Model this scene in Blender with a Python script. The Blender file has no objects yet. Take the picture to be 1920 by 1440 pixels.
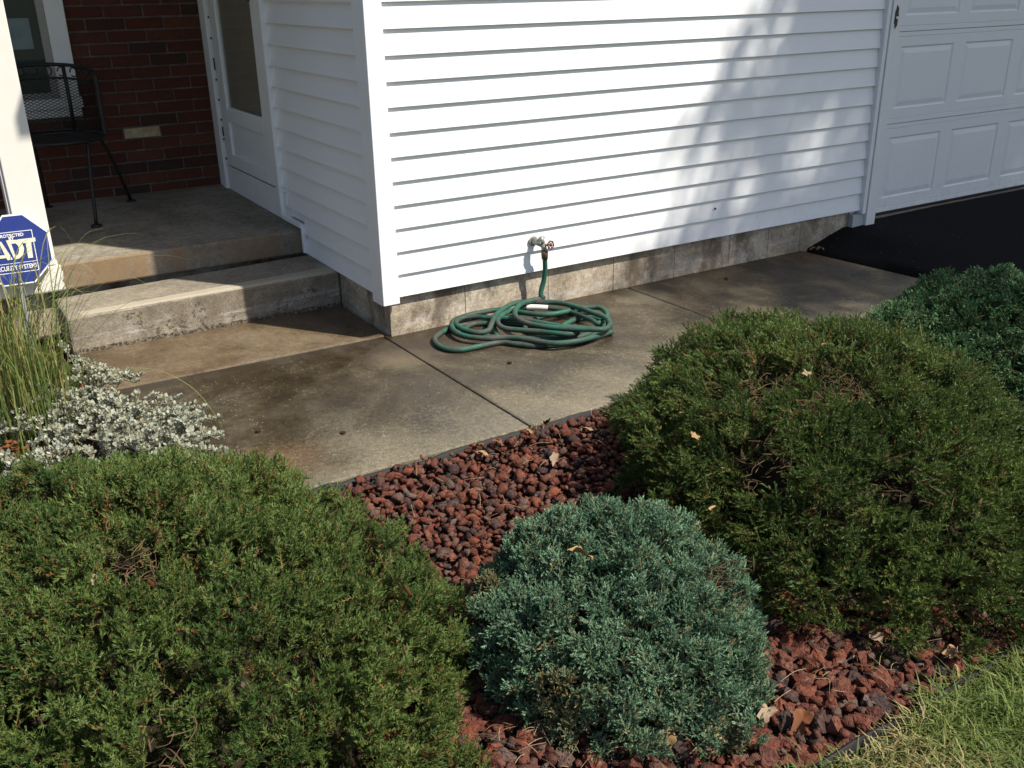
import bpy, bmesh, math, random
import numpy as np
from mathutils import Vector, Matrix, noise as mnoise

SC = bpy.context.scene
COL = SC.collection
RNG = np.random.default_rng(7)
random.seed(7)
R = math.radians

# ------------------------------------------------------------------ camera
CAM_POS = Vector((-1.652, -3.75, 1.469))
yaw, pit, rol = 0.550, 0.395, -0.016
fw = Vector((math.sin(yaw)*math.cos(pit), math.cos(yaw)*math.cos(pit), -math.sin(pit)))
rt = Vector((math.cos(yaw), -math.sin(yaw), 0)); up = rt.cross(fw)
rt2 = rt*math.cos(rol)+up*math.sin(rol); up2 = -rt*math.sin(rol)+up*math.cos(rol)
cam = bpy.data.cameras.new('camera'); camo = bpy.data.objects.new('camera', cam); COL.objects.link(camo)
m = Matrix((rt2, up2, -fw)).transposed().to_4x4(); m.translation = CAM_POS
camo.matrix_world = m
cam.sensor_width = 36.0; cam.lens = 1805.07/1920*36.0; cam.clip_end = 1000; cam.clip_start = 0.05
SC.camera = camo

# ------------------------------------------------------------------ light
SUN_EL, SUN_AZ = R(52.0), R(36.0)          # light travels towards (-sin az, +cos az)
SUN_DIR = Vector((math.sin(SUN_AZ)*math.cos(SUN_EL), -math.cos(SUN_AZ)*math.cos(SUN_EL), math.sin(SUN_EL)))
w = bpy.data.worlds.new('World'); SC.world = w; w.use_nodes = True
nt = w.node_tree; nt.nodes.clear()
sky = nt.nodes.new('ShaderNodeTexSky'); sky.sky_type = 'NISHITA'; sky.sun_disc = False
sky.sun_elevation = SUN_EL
sky.sun_rotation = math.atan2(SUN_DIR.x, SUN_DIR.y)
sky.air_density = 1.0; sky.dust_density = 1.5; sky.ozone_density = 1.0
bg = nt.nodes.new('ShaderNodeBackground'); bg.inputs[1].default_value = 0.084
wo = nt.nodes.new('ShaderNodeOutputWorld')
nt.links.new(sky.outputs[0], bg.inputs[0]); nt.links.new(bg.outputs[0], wo.inputs[0])
sun = bpy.data.lights.new('sun', 'SUN'); sun.energy = 4.6; sun.angle = R(0.8); sun.color = (1.0, 0.94, 0.84)
suno = bpy.data.objects.new('sun', sun); COL.objects.link(suno)
suno.rotation_euler = SUN_DIR.to_track_quat('Z', 'Y').to_euler()
suno.location = SUN_DIR*20
vs = SC.view_settings
SC.display_settings.display_device = 'sRGB'
vs.view_transform = 'Standard'; vs.look = 'None'; vs.exposure = 0.64; vs.gamma = 1.0; vs.use_curve_mapping = False
SC.cycles.max_bounces = 8

# ------------------------------------------------------------------ materials
class NT:
    def __init__(s, name):
        s.m = bpy.data.materials.new(name); s.m.use_nodes = True
        s.t = s.m.node_tree; s.t.nodes.clear()
        s.o = s.t.nodes.new('ShaderNodeOutputMaterial')
        s.b = s.t.nodes.new('ShaderNodeBsdfPrincipled')
        s.t.links.new(s.b.outputs[0], s.o.inputs[0])
        s._c = None
    def n(s, ty, **kw):
        x = s.t.nodes.new(ty)
        for k, v in kw.items(): setattr(x, k, v)
        return x
    def l(s, a, b): s.t.links.new(a, b)
    def coord(s):
        if s._c is None: s._c = s.n('ShaderNodeTexCoord').outputs['Object']
        return s._c
    def mapped(s, scale=(1,1,1), vec=None):
        mp = s.n('ShaderNodeMapping'); mp.inputs['Scale'].default_value = scale
        s.l(vec or s.coord(), mp.inputs[0]); return mp.outputs[0]
    def noise(s, scale, detail=4, rough=.55, vec=None, dist=0):
        x = s.n('ShaderNodeTexNoise'); x.inputs['Scale'].default_value = scale
        x.inputs['Detail'].default_value = detail; x.inputs['Roughness'].default_value = rough
        x.inputs['Distortion'].default_value = dist
        s.l(vec or s.coord(), x.inputs['Vector']); return x.outputs['Fac']
    def vor(s, scale, out='Distance', vec=None, feature='F1'):
        x = s.n('ShaderNodeTexVoronoi'); x.feature = feature; x.inputs['Scale'].default_value = scale
        s.l(vec or s.coord(), x.inputs['Vector']); return x.outputs[out]
    def ramp(s, fac, stops):
        x = s.n('ShaderNodeValToRGB'); e = x.color_ramp.elements
        while len(e) < len(stops): e.new(0.5)
        for el, (p, c) in zip(e, stops):
            el.position = p; el.color = (c[0], c[1], c[2], 1) if hasattr(c, '__len__') else (c, c, c, 1)
        s.l(fac, x.inputs[0]); return x.outputs[0]
    def mix(s, fac, a, b, mode='MIX'):
        x = s.n('ShaderNodeMix', data_type='RGBA', blend_type=mode)
        for i, v in ((0, fac), (6, a), (7, b)):
            if isinstance(v, (int, float)): x.inputs[i].default_value = v
            elif isinstance(v, tuple): x.inputs[i].default_value = (*v, 1)
            else: s.l(v, x.inputs[i])
        return x.outputs[2]
    def math(s, op, a, b=0.0, c=None, clamp=False):
        x = s.n('ShaderNodeMath', operation=op); x.use_clamp = clamp
        for i, v in enumerate((a, b, c)):
            if v is None: continue
            if isinstance(v, (int, float)): x.inputs[i].default_value = v
            else: s.l(v, x.inputs[i])
        return x.outputs[0]
    def sep(s):
        x = s.n('ShaderNodeSeparateXYZ'); s.l(s.coord(), x.inputs[0]); return x.outputs
    def attr(s, name, out='Fac'):
        x = s.n('ShaderNodeAttribute', attribute_name=name); return x.outputs[out]
    def bump(s, h, strength=.3, dist=.01):
        x = s.n('ShaderNodeBump'); x.inputs['Strength'].default_value = strength; x.inputs['Distance'].default_value = dist
        s.l(h, x.inputs['Height']); s.l(x.outputs[0], s.b.inputs['Normal']); return x
    def base(s, c):
        if isinstance(c, tuple): s.b.inputs['Base Color'].default_value = (*c, 1)
        else: s.l(c, s.b.inputs['Base Color'])
    def rough(s, v):
        if isinstance(v, (int, float)): s.b.inputs['Roughness'].default_value = v
        else: s.l(v, s.b.inputs['Roughness'])
    def spec(s, v): s.b.inputs['Specular IOR Level'].default_value = v

def mat_simple(name, c, rough=.6, var=.15, scale=30, spec=.4, bump=0, metal=0):
    k = NT(name)
    n = k.noise(scale, 5)
    k.base(k.mix(n, tuple(x*(1-var) for x in c), tuple(min(1, x*(1+var)) for x in c)))
    k.rough(rough); k.spec(spec); k.b.inputs['Metallic'].default_value = metal
    if bump: k.bump(k.noise(scale*3, 4), bump, .004)
    return k.m

def m_vinyl(name, c=(.80, .81, .81), grain=(2.5, 2.5, 90)):
    k = NT(name)
    g = k.noise(3.0, 5, .6, k.mapped(grain), .4)
    d = k.noise(2.2, 5)
    col = k.mix(k.ramp(d, [(.45, 0), (.85, .16)]), c, (c[0]*.82, c[1]*.82, c[2]*.78))
    z = k.sep()[2]
    sp_ = k.math('MULTIPLY', k.math('MULTIPLY_ADD', z, -2.2, .95, clamp=True), k.ramp(k.noise(24, 6, .7), [(.5, 0), (.72, .45)]))
    col = k.mix(sp_, col, (.42, .38, .31))
    k.base(col); k.rough(.42); k.spec(.35)
    k.bump(g, .16, .003)
    return k.m
M_VINYL = m_vinyl('white_vinyl')
M_VINYL_V = m_vinyl('white_vinyl_trim', grain=(40, 40, 1.2))
M_POST = mat_simple('cream_white_post_paint', (.70, .68, .62), .5, .06, 14)
M_TRIM = mat_simple('white_painted_trim', (.74, .75, .74), .45, .06, 12)
M_DOORW = m_vinyl('white_steel_door', (.74, .76, .76), (60, 60, 2))

def m_concrete(name, cols, scale=3.0, speck=.5, bump=.35, rough=.8, edge=None, wet=False, broom=None, paint=None, efflo=None):
    k = NT(name)
    n1 = k.noise(scale, 6, .62)
    n2 = k.noise(scale*4.3, 5, .6)
    f = k.math('ADD', k.math('MULTIPLY', n1, .65), k.math('MULTIPLY', n2, .35))
    col = k.ramp(f, [(.40, cols[0]), (.5, cols[1]), (.60, cols[2])])
    xyz = k.sep()
    if edge:                                             # dry pale worn band, ragged, along the outer edge
        y0, y1, c = edge
        t = k.math('MULTIPLY_ADD', xyz[1], 1/(y1-y0), -y0/(y1-y0))
        t = k.math('ADD', t, k.math('MULTIPLY_ADD', k.noise(2.3, 5, .6), 1.5, -.75))
        t = k.math('ADD', t, k.math('MULTIPLY_ADD', k.noise(60, 3, .6), .9, -.45), clamp=True)
        col = k.mix(t, col, c)
    if efflo:                                            # whitish lime bloom on the lower face
        z0, z1, c, amt = efflo
        t = k.math('MULTIPLY', k.math('SMOOTH_MIN', k.math('MULTIPLY_ADD', xyz[2], 1/(z1-z0), -z0/(z1-z0)), k.math('MULTIPLY_ADD', xyz[2], -1/(z1-z0), 1+z0/(z1-z0)), .1), 2.0, clamp=True)
        t = k.math('MULTIPLY', t, k.ramp(k.noise(3.5, 6, .65, k.mapped((.55, 1, 5))), [(.50, 0), (.60, amt)]))
        col = k.mix(t, col, c)
    fine = k.noise(150, 4, .75); mid = k.noise(38, 5, .7)
    col = k.mix(.6, col, k.ramp(fine, [(.32, .2), (.68, .82)]), 'OVERLAY')
    col = k.mix(.35, col, k.ramp(mid, [(.36, .25), (.64, .75)]), 'OVERLAY')
    if speck:
        v = k.vor(95, 'Distance'); vc = k.vor(95, 'Color')
        msk = k.math('MULTIPLY', k.math('LESS_THAN', v, .26), k.math('GREATER_THAN', vc, .74))
        msk = k.math('MULTIPLY', msk, k.ramp(k.noise(5, 3), [(.35, .3), (.6, 1)]))
        col = k.mix(k.math('MULTIPLY', msk, speck), col, (.42, .38, .31))
        v2 = k.vor(150, 'Distance'); vc2 = k.vor(150, 'Color')
        msk2 = k.math('MULTIPLY', k.math('LESS_THAN', v2, .3), k.math('GREATER_THAN', vc2, .72))
        col = k.mix(k.math('MULTIPLY', msk2, speck*.8), col, (.02, .015, .01))
    if paint: col = paint(k, col, xyz)
    k.base(col)
    if wet: k.rough(k.ramp(n1, [(.40, .22), (.56, .72)]))
    else: k.rough(rough)
    k.spec(.5 if wet else .3)
    h = k.math('ADD', k.math('MULTIPLY', k.noise(140, 4, .7), .7), k.math('MULTIPLY', k.noise(22, 5, .6), .6))
    if broom:
        wv = k.noise(1.0, 3, .6, k.mapped(broom))
        h = k.math('ADD', h, k.math('MULTIPLY', k.math('MULTIPLY', wv, 1.4), k.math('GREATER_THAN', xyz[2], .183)))
    k.bump(h, bump, .006)
    return k.m

def walk_paint(k, col, xyz):
    # dark damp organic staining near the house, rust by the front, pale old spot, painted patch of sheen
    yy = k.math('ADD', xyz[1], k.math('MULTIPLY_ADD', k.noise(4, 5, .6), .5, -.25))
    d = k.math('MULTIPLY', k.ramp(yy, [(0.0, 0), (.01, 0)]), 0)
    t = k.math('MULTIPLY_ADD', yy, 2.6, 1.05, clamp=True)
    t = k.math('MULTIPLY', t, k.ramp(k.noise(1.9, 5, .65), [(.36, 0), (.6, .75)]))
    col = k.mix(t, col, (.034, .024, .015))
    for x0, sl_ in ((.002, -.0320), (1.372, -.0325)):
        dx = k.math('ABSOLUTE', k.math('SUBTRACT', xyz[0], k.math('MULTIPLY_ADD', xyz[1], sl_, x0+.002)))
        e = k.math('SUBTRACT', k.math('MULTIPLY', k.noise(26, 5, .75), .075), k.math('ADD', dx, .022))
        col = k.mix(k.math('MULTIPLY', k.math('MULTIPLY', e, 60, clamp=True), .75), col, (.022, .016, .011))
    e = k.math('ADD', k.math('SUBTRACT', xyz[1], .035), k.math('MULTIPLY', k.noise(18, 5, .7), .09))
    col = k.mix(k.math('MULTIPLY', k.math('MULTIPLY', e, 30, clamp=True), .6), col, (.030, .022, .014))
    def blob(cx, cy, r, c, amt, col):
        dx = k.math('SUBTRACT', xyz[0], cx); dy = k.math('SUBTRACT', xyz[1], cy)
        q = k.math('SQRT', k.math('ADD', k.math('MULTIPLY', dx, dx), k.math('MULTIPLY', dy, dy)))
        q = k.math('ADD', q, k.math('MULTIPLY_ADD', k.noise(9, 5, .65), r*1.2, -r*.6))
        return k.mix(k.math('MULTIPLY', k.math('SUBTRACT', 1, k.math('DIVIDE', q, r), clamp=True), amt), col, c)
    col = blob(-.06, -.26, .16, (.15, .12, .075), .8, col)
    col = blob(-.82, -.90, .20, (.20, .10, .045), .45, col)
    col = blob(1.33, -.13, .17, (.17, .145, .10), .6, col)  # bright sheen beside the second joint, painted as a pale patch
    col = blob(2.62, -.12, .2, (.16, .08, .035), .7, col)
    col = blob(.15, -.12, .30, (.03, .02, .013), .6, col)
    col = blob(-.45, -.55, .35, (.045, .037, .028), .55, col)
    return col
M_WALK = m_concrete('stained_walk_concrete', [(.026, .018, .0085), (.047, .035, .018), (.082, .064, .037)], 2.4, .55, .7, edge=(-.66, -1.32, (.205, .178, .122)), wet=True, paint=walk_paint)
M_PAD = m_concrete('tan_pad_concrete', [(.075, .050, .027), (.108, .076, .043), (.140, .104, .062)], 2.0, .15, .25, wet=True)
def porch_paint(k, col, xyz):
    # white house paint lapped over the slab corner beside the post, ragged edge
    e = k.math('ADD', xyz[0], k.math('MULTIPLY_ADD', k.noise(16, 5, .7), .10, -.05))
    t = k.math('LESS_THAN', e, -1.165)
    t = k.math('MULTIPLY', t, k.math('LESS_THAN', xyz[1], 1.10))
    tan = k.ramp(k.noise(3, 5, .6, k.mapped((1.5, 1, .4))), [(.42, 0), (.6, .7)])
    front = k.math('LESS_THAN', xyz[1], 1.01)
    col = k.mix(k.math('MULTIPLY', tan, front), col, (.24, .145, .07))
    return k.mix(t, col, (.70, .68, .60))
M_PORCH = m_concrete('porch_concrete', [(.15, .13, .10), (.21, .185, .145), (.27, .24, .19)], 2.2, .15, .25, paint=porch_paint)
def step_paint(k, col, xyz):
    # smooth trowelled margin along the nosing, brown weathering on the riser
    e = k.math('ADD', xyz[1], k.math('MULTIPLY_ADD', k.noise(20, 4, .6), .012, -.006))
    t = k.math('MULTIPLY', k.math('LESS_THAN', e, .655), k.math('GREATER_THAN', xyz[2], .17))
    col = k.mix(k.math('MULTIPLY', t, .75), col, (.42, .37, .28))
    r = k.math('MULTIPLY', k.math('LESS_THAN', xyz[2], .16), k.ramp(k.noise(7, 6, .7), [(.4, .0), (.62, .6)]))
    col = k.mix(r, col, (.13, .098, .065))
    pit = k.math('MULTIPLY', k.math('GREATER_THAN', k.noise(62, 4, .75), .545), k.ramp(k.noise(5.5, 4, .6), [(.54, 0), (.58, .8)]))
    pit = k.math('MULTIPLY', k.math('MULTIPLY', pit, k.math('LESS_THAN', xyz[2], .145)), k.math('LESS_THAN', xyz[1], .60))
    low = k.math('MULTIPLY', k.math('LESS_THAN', k.math('ADD', xyz[2], k.math('MULTIPLY', k.noise(30, 4, .7), .03)), .036), k.math('GREATER_THAN', k.noise(75, 4, .75), .50))
    return k.mix(k.math('MAXIMUM', pit, low), col, (.055, .043, .03))
M_STEP = m_concrete('step_concrete', [(.165, .14, .105), (.225, .195, .148), (.28, .245, .19)], 2.6, .25, .6, broom=(70, 2.0, 2), paint=step_paint, efflo=(.015, .12, (.50, .48, .44), .8))
M_FOUND = m_concrete('foundation_concrete', [(.27, .22, .16), (.37, .31, .23), (.46, .395, .31)], 4.0, .2, .5, efflo=(.0, .12, (.46, .43, .38), .7),
    paint=lambda k, col, xyz: k.mix(k.ramp(k.noise(6, 6, .65, k.mapped((1, 1, .6))), [(.50, 0), (.64, .8)]), col, (.085, .06, .04)))
M_MORTAR = m_concrete('mortar', [(.10, .09, .075), (.13, .115, .097), (.16, .145, .122)], 12, 0, .4)
M_ASPHALT = None
def m_asphalt():
    k = NT('fresh_black_asphalt')
    v = k.vor(170, 'Color')
    n = k.noise(1.3, 4)
    k.base(k.mix(k.math('MULTIPLY', n, .8), k.ramp(v, [(.1, .003), (.9, .010)]), (.006, .0058, .0055)))
    k.rough(.9); k.spec(.08)
    v3 = k.vor(26, 'Distance'); c3 = k.vor(26, 'Color'); k.base(k.mix(k.math('MULTIPLY', k.math('LESS_THAN', v3, .10), k.math('GREATER_THAN', c3, .72)), k.mix(k.math('MULTIPLY', n, .8), k.ramp(v, [(.1, .003), (.9, .012)]), (.006, .0058, .0055)), (.10, .09, .075)))
    k.bump(k.math('ADD', k.vor(170), k.noise(60, 4)), .6, .006)
    return k.m
M_ASPHALT = m_asphalt()

def m_brick(name, stops):
    k = NT(name)
    oi = k.n('ShaderNodeObjectInfo'); r = oi.outputs['Random']
    c = k.ramp(r, stops)
    n = k.noise(28, 5, .65)
    c = k.mix(k.ramp(n, [(.35, 0), (.75, .6)]), c, (.035, .018, .012))
    g = k.noise(220, 3, .7)
    c = k.mix(.35, c, k.ramp(g, [(.3, .3), (.7, .75)]), 'OVERLAY')
    k.base(c); k.rough(.85); k.spec(.25)
    k.bump(k.noise(120, 4, .7), .5, .004)
    return k.m
M_BRICK = m_brick('red_brick', [(0, (.05, .022, .018)), (.16, (.05, .022, .018)), (.22, (.085, .024, .014)), (.5, (.10, .030, .018)), (.75, (.125, .041, .021)), (1, (.075, .021, .013))])
M_BRICKW = m_brick('pale_mortar_smeared_brick', [(0, (.50, .40, .26)), (1, (.52, .42, .28))])

def m_rock():
    k = NT('lava_rock')
    k._c = k.n('ShaderNodeNewGeometry').outputs['Position']
    oi = k.n('ShaderNodeObjectInfo'); ge = k.n('ShaderNodeNewGeometry')
    r = k.math('FRACT', k.math('ADD', oi.outputs['Random'], k.math('MULTIPLY', ge.outputs['Random Per Island'], 7.31)))
    c = k.ramp(r, [(0, (.030, .026, .027)), (.12, (.05, .036, .034)), (.20, (.085, .030, .022)), (.45, (.128, .038, .024)), (.68, (.155, .048, .029)), (.84, (.20, .056, .028)), (.93, (.12, .075, .055)), (1, (.12, .095, .085))])
    n = k.noise(34, 5, .7)
    c = k.mix(k.ramp(n, [(.35, 0), (.7, .75)]), c, (.055, .024, .018))
    d = k.ramp(k.noise(12, 4, .6), [(.55, 0), (.75, .45)])
    c = k.mix(d, c, (.19, .125, .095))
    c = k.mix(k.ramp(k.noise(90, 4, .7), [(.5, 0), (.72, .35)]), c, (.24, .165, .13))
    k.base(c); k.rough(.95); k.spec(.15)
    pit = k.vor(150, 'Distance')
    h = k.math('ADD', k.math('MULTIPLY', k.ramp(pit, [(.0, 0), (.35, 1)]), .8), k.math('MULTIPLY', k.noise(55, 5, .7), 1.2))
    k.bump(h, .9, .006)
    return k.m
M_ROCK = m_rock()

def m_foliage(name, dark, light, dry, trans=.22, rough=.55):
    k = NT(name)
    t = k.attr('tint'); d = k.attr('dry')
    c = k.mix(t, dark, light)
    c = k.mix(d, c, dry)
    k.base(c); k.rough(rough); k.spec(.3)
    tr = k.n('ShaderNodeBsdfTranslucent'); k.l(k.mix(.5, c, light), tr.inputs[0])
    mx = k.n('ShaderNodeMixShader'); mx.inputs[0].default_value = trans
    k.l(k.b.outputs[0], mx.inputs[1]); k.l(tr.outputs[0], mx.inputs[2]); k.l(mx.outputs[0], k.o.inputs[0])
    return k.m
M_SPRUCE = m_foliage('spruce_needles', (.040, .080, .018), (.165, .226, .056), (.20, .10, .035))
M_SPRUCE2 = m_foliage('dark_spruce_needles', (.034, .070, .016), (.148, .208, .046), (.19, .11, .045))
M_JUNI = m_foliage('blue_juniper_needles', (.070, .152, .086), (.230, .372, .225), (.26, .18, .07), .15)
M_JUNI2 = m_foliage('green_juniper_needles', (.034, .090, .034), (.11, .225, .090), (.2, .12, .05), .15)
M_THYME = m_foliage('soft_green_leaves', (.06, .10, .02), (.15, .21, .05), (.25, .18, .06))
M_SILVER = m_foliage('silver_felt_leaves', (.21, .235, .165), (.44, .455, .375), (.30, .26, .12), .2, .85)
M_BLADE = m_foliage('grass_blades', (.055, .105, .022), (.17, .25, .06), (.36, .28, .12), .3, .5)
M_LAWNB = m_foliage('lawn_blades', (.065, .105, .022), (.20, .25, .06), (.36, .28, .13), .3, .6)
M_TREE = m_foliage('tree_needles', (.03, .05, .015), (.06, .09, .03), (.1, .08, .03), .1)
M_TWIG = mat_simple('brown_twig', (.21, .105, .042), .8, .4, 60, .2)
M_DEAD = mat_simple('dead_twig', (.135, .080, .046), .85, .4, 50, .2)
M_CORE = mat_simple('brown_core_shade', (.022, .019, .010), .95, .5, 45, .1, .8)  # twig brown taken near black, inner shade put into the colour
M_STRAW = mat_simple('dry_straw', (.30, .215, .12), .8, .35, 40, .2)
M_LEAFT = mat_simple('dry_tan_leaf', (.31, .185, .085), .7, .35, 40, .3, .3)
M_LEAFO = mat_simple('dry_orange_leaf', (.17, .062, .022), .7, .35, 40, .3, .3)
M_LEAFP = mat_simple('pale_dry_leaf', (.27, .195, .13), .75, .3, 40, .3, .3)
M_SOIL = mat_simple('garden_soil', (.040, .026, .018), .95, .4, 25, .1, .8)
M_BARK = mat_simple('bark', (.10, .075, .055), .9, .4, 18, .2, .8)
M_LAWN = None
def m_lawn():
    k = NT('lawn_ground')
    n = k.noise(5, 6, .65)
    k.base(k.ramp(n, [(.35, (.045, .055, .018)), (.55, (.085, .085, .03)), (.7, (.13, .105, .05))])); k.rough(.95); k.spec(.1)
    k.bump(k.noise(70, 4, .7), .8, .02); return k.m
M_LAWN = m_lawn()
M_EDGING = mat_simple('black_plastic_edging', (.012, .012, .012), .6, .5, 25, .22, .2)
def m_hose():
    k = NT('green_hose_rubber')
    n = k.noise(7, 5, .6); n2 = k.noise(45, 4, .6)
    c = k.ramp(n, [(.42, (.052, .062, .052)), (.50, (.022, .060, .044)), (.62, (.016, .095, .062))])
    c = k.mix(k.math('GREATER_THAN', k.sep()[2], .085), c, (.016, .085, .056)); c = k.mix(k.ramp(n2, [(.45, 0), (.75, .5)]), c, (.085, .082, .066))
    k.base(c); k.rough(k.ramp(n2, [(.4, .5), (.7, .8)])); k.spec(.3); k.bump(k.noise(160, 4, .7), .25, .003); return k.m
M_HOSE = m_hose()
M_LABEL = mat_simple('white_hose_label', (.68, .67, .62), .6, .1, 60)
M_BRASS = mat_simple('brown_corroded_coupling', (.11, .065, .035), .55, .4, 60, .4, .3, .3)
M_TAP = mat_simple('weathered_tap_metal', (.33, .32, .28), .5, .45, 70, .5, .4, .65)
M_RUST = mat_simple('red_brown_wheel_paint', (.11, .035, .022), .55, .35, 60, .4, .3)
M_IRON = mat_simple('black_iron', (.012, .011, .010), .5, .3, 40, .4)
M_KNOB = mat_simple('brass_knob', (.50, .36, .12), .28, .2, 30, .5, 0, .9)
M_BLACKP = mat_simple('black_plate', (.015, .015, .015), .4, .2, 60)
M_BUTTON = mat_simple('white_button', (.75, .74, .70), .4, .05, 60)
M_BLUE = mat_simple('blue_sign_face', (.020, .040, .20), .42, .12, 25, .4)
M_SIGNW = mat_simple('white_sign_print', (.78, .78, .76), .45, .05, 40)
M_SIGNC = mat_simple('cream_sign_print', (.70, .66, .50), .5, .10, 90)
M_STAKE = mat_simple('grey_metal_stake', (.40, .40, .40), .45, .2, 60, .5, 0, .5)
M_ROOF = mat_simple('grey_shingles', (.10, .10, .10), .9, .3, 20, .2)
M_SOFFIT = mat_simple('white_soffit', (.7, .7, .69), .6, .05, 8)
M_INNER = mat_simple('grey_beige_inner_door', (.30, .28, .24), .5, .1, 6)
M_RED = mat_simple('red_flower', (.30, .03, .03), .6, .2, 50)
M_ORANGE = mat_simple('orange_flower', (.15, .055, .018), .6, .2, 50)
def m_glass(name, tint, fac):
    k = NT(name)
    tr = k.n('ShaderNodeBsdfTransparent'); tr.inputs[0].default_value = (*tint, 1)
    gl = k.n('ShaderNodeBsdfGlossy'); gl.inputs['Roughness'].default_value = .04
    fr = k.n('ShaderNodeFresnel'); fr.inputs[0].default_value = 1.5
    ge = k.n('ShaderNodeNewGeometry')
    f2 = k.math('MULTIPLY', k.math('MULTIPLY_ADD', fr.outputs[0], .9, fac, clamp=True), k.math('SUBTRACT', 1.0, ge.outputs['Backfacing']))
    mx = k.n('ShaderNodeMixShader'); k.l(f2, mx.inputs[0]); k.l(tr.outputs[0], mx.inputs[1]); k.l(gl.outputs[0], mx.inputs[2])
    k.l(mx.outputs[0], k.o.inputs[0]); return k.m
def m_screen():
    k = NT('grey_insect_screen')
    tr = k.n('ShaderNodeBsdfTransparent'); df = k.n('ShaderNodeBsdfDiffuse')
    n = k.noise(5, 3); k.l(k.mix(n, (.30, .275, .235), (.38, .35, .30)), df.inputs[0])
    mx = k.n('ShaderNodeMixShader'); mx.inputs[0].default_value = .62
    k.l(tr.outputs[0], mx.inputs[1]); k.l(df.outputs[0], mx.inputs[2]); k.l(mx.outputs[0], k.o.inputs[0]); return k.m
M_SCREEN = m_screen()
M_GLASS = m_glass('window_glass', (.92, .96, .95), .0)
M_DGLASS = m_glass('door_glass', (.97, .97, .95), .03)

# ------------------------------------------------------------------ mesh helpers
class MB:
    def __init__(s): s.v = []; s.f = []
    def box(s, x0, x1, y0, y1, z0, z1):
        b = len(s.v)
        s.v += [(x0,y0,z0),(x1,y0,z0),(x1,y1,z0),(x0,y1,z0),(x0,y0,z1),(x1,y0,z1),(x1,y1,z1),(x0,y1,z1)]
        s.f += [tuple(b+i for i in q) for q in ((0,3,2,1),(4,5,6,7),(0,1,5,4),(1,2,6,5),(2,3,7,6),(3,0,4,7))]
        return s
    def poly(s, pts):
        b = len(s.v); s.v += [tuple(p) for p in pts]; s.f.append(tuple(range(b, b+len(pts)))); return s
    def prism(s, pts, vec):
        b = len(s.v); n = len(pts); v = Vector(vec)
        s.v += [tuple(p) for p in pts]+[tuple(Vector(p)+v) for p in pts]
        s.f.append(tuple(range(b, b+n))); s.f.append(tuple(range(b+2*n-1, b+n-1, -1)))
        for i in range(n): s.f.append((b+i, b+n+i, b+n+(i+1) % n, b+(i+1) % n))
        return s
    def tube(s, path, r, n=8, caps=True):
        path = [Vector(p) for p in path]; N = len(path); b = len(s.v)
        rr = r if hasattr(r, '__len__') else [r]*N
        t0 = (path[1]-path[0]).normalized()
        ref = Vector((0,0,1)) if abs(t0.z) < .9 else Vector((1,0,0))
        u = t0.cross(ref).normalized()
        for i, p in enumerate(path):
            t = (path[min(i+1, N-1)]-path[max(i-1, 0)])
            t = t.normalized() if t.length > 1e-9 else t0
            u = (u-t*u.dot(t)); u = u.normalized() if u.length > 1e-6 else t.orthogonal().normalized()
            w_ = t.cross(u)
            for k in range(n):
                a = 2*math.pi*k/n; s.v.append(tuple(p+(u*math.cos(a)+w_*math.sin(a))*rr[i]))
        for i in range(N-1):
            for k in range(n):
                a0 = b+i*n+k; a1 = b+i*n+(k+1) % n
                s.f.append((a0, a1, a1+n, a0+n))
        if caps:
            s.f.append(tuple(b+k for k in reversed(range(n)))); s.f.append(tuple(b+(N-1)*n+k for k in range(n)))
        return s
    def disc(s, c, axis, r, h, n=16):
        a = Vector(axis).normalized(); c = Vector(c); return s.tube([c-a*h/2, c+a*h/2], r, n)
    def ring(s, c, axis, r, rt_, n=24, k=6, lob=0, nl=6):
        a = Vector(axis).normalized(); u = a.orthogonal().normalized(); v = a.cross(u); c = Vector(c)
        b = len(s.v)
        for i in range(n):
            th = 2*math.pi*i/n; rad = u*math.cos(th)+v*math.sin(th); q = r*(1+lob*math.cos(nl*th))
            for j in range(k):
                ph = 2*math.pi*j/k; s.v.append(tuple(c+rad*(q+rt_*math.cos(ph))+a*rt_*math.sin(ph)))
        for i in range(n):
            for j in range(k):
                s.f.append((b+i*k+j, b+((i+1) % n)*k+j, b+((i+1) % n)*k+(j+1) % k, b+i*k+(j+1) % k))
        return s
    def ribbon(s, path, w0, side=None):
        path = [Vector(p) for p in path]; N = len(path); b = len(s.v)
        for i, p in enumerate(path):
            t = (path[min(i+1, N-1)]-path[max(i-1, 0)]).normalized()
            sd = side if side is not None else t.cross(Vector((0,0,1)))
            if sd.length < 1e-4: sd = Vector((1,0,0))
            sd = Vector(sd).normalized()*w0*(1-(i/(N-1))**2*.92)*.5
            s.v.append(tuple(p-sd)); s.v.append(tuple(p+sd))
        for i in range(N-1): s.f.append((b+2*i, b+2*i+1, b+2*i+3, b+2*i+2))
        return s
    def obj(s, name, mat, parent=None, smooth=False, bevel=0):
        me = bpy.data.meshes.new(name); me.from_pydata(s.v, [], s.f); me.update()
        return ob(name, me, mat, parent, smooth, bevel)

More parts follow.
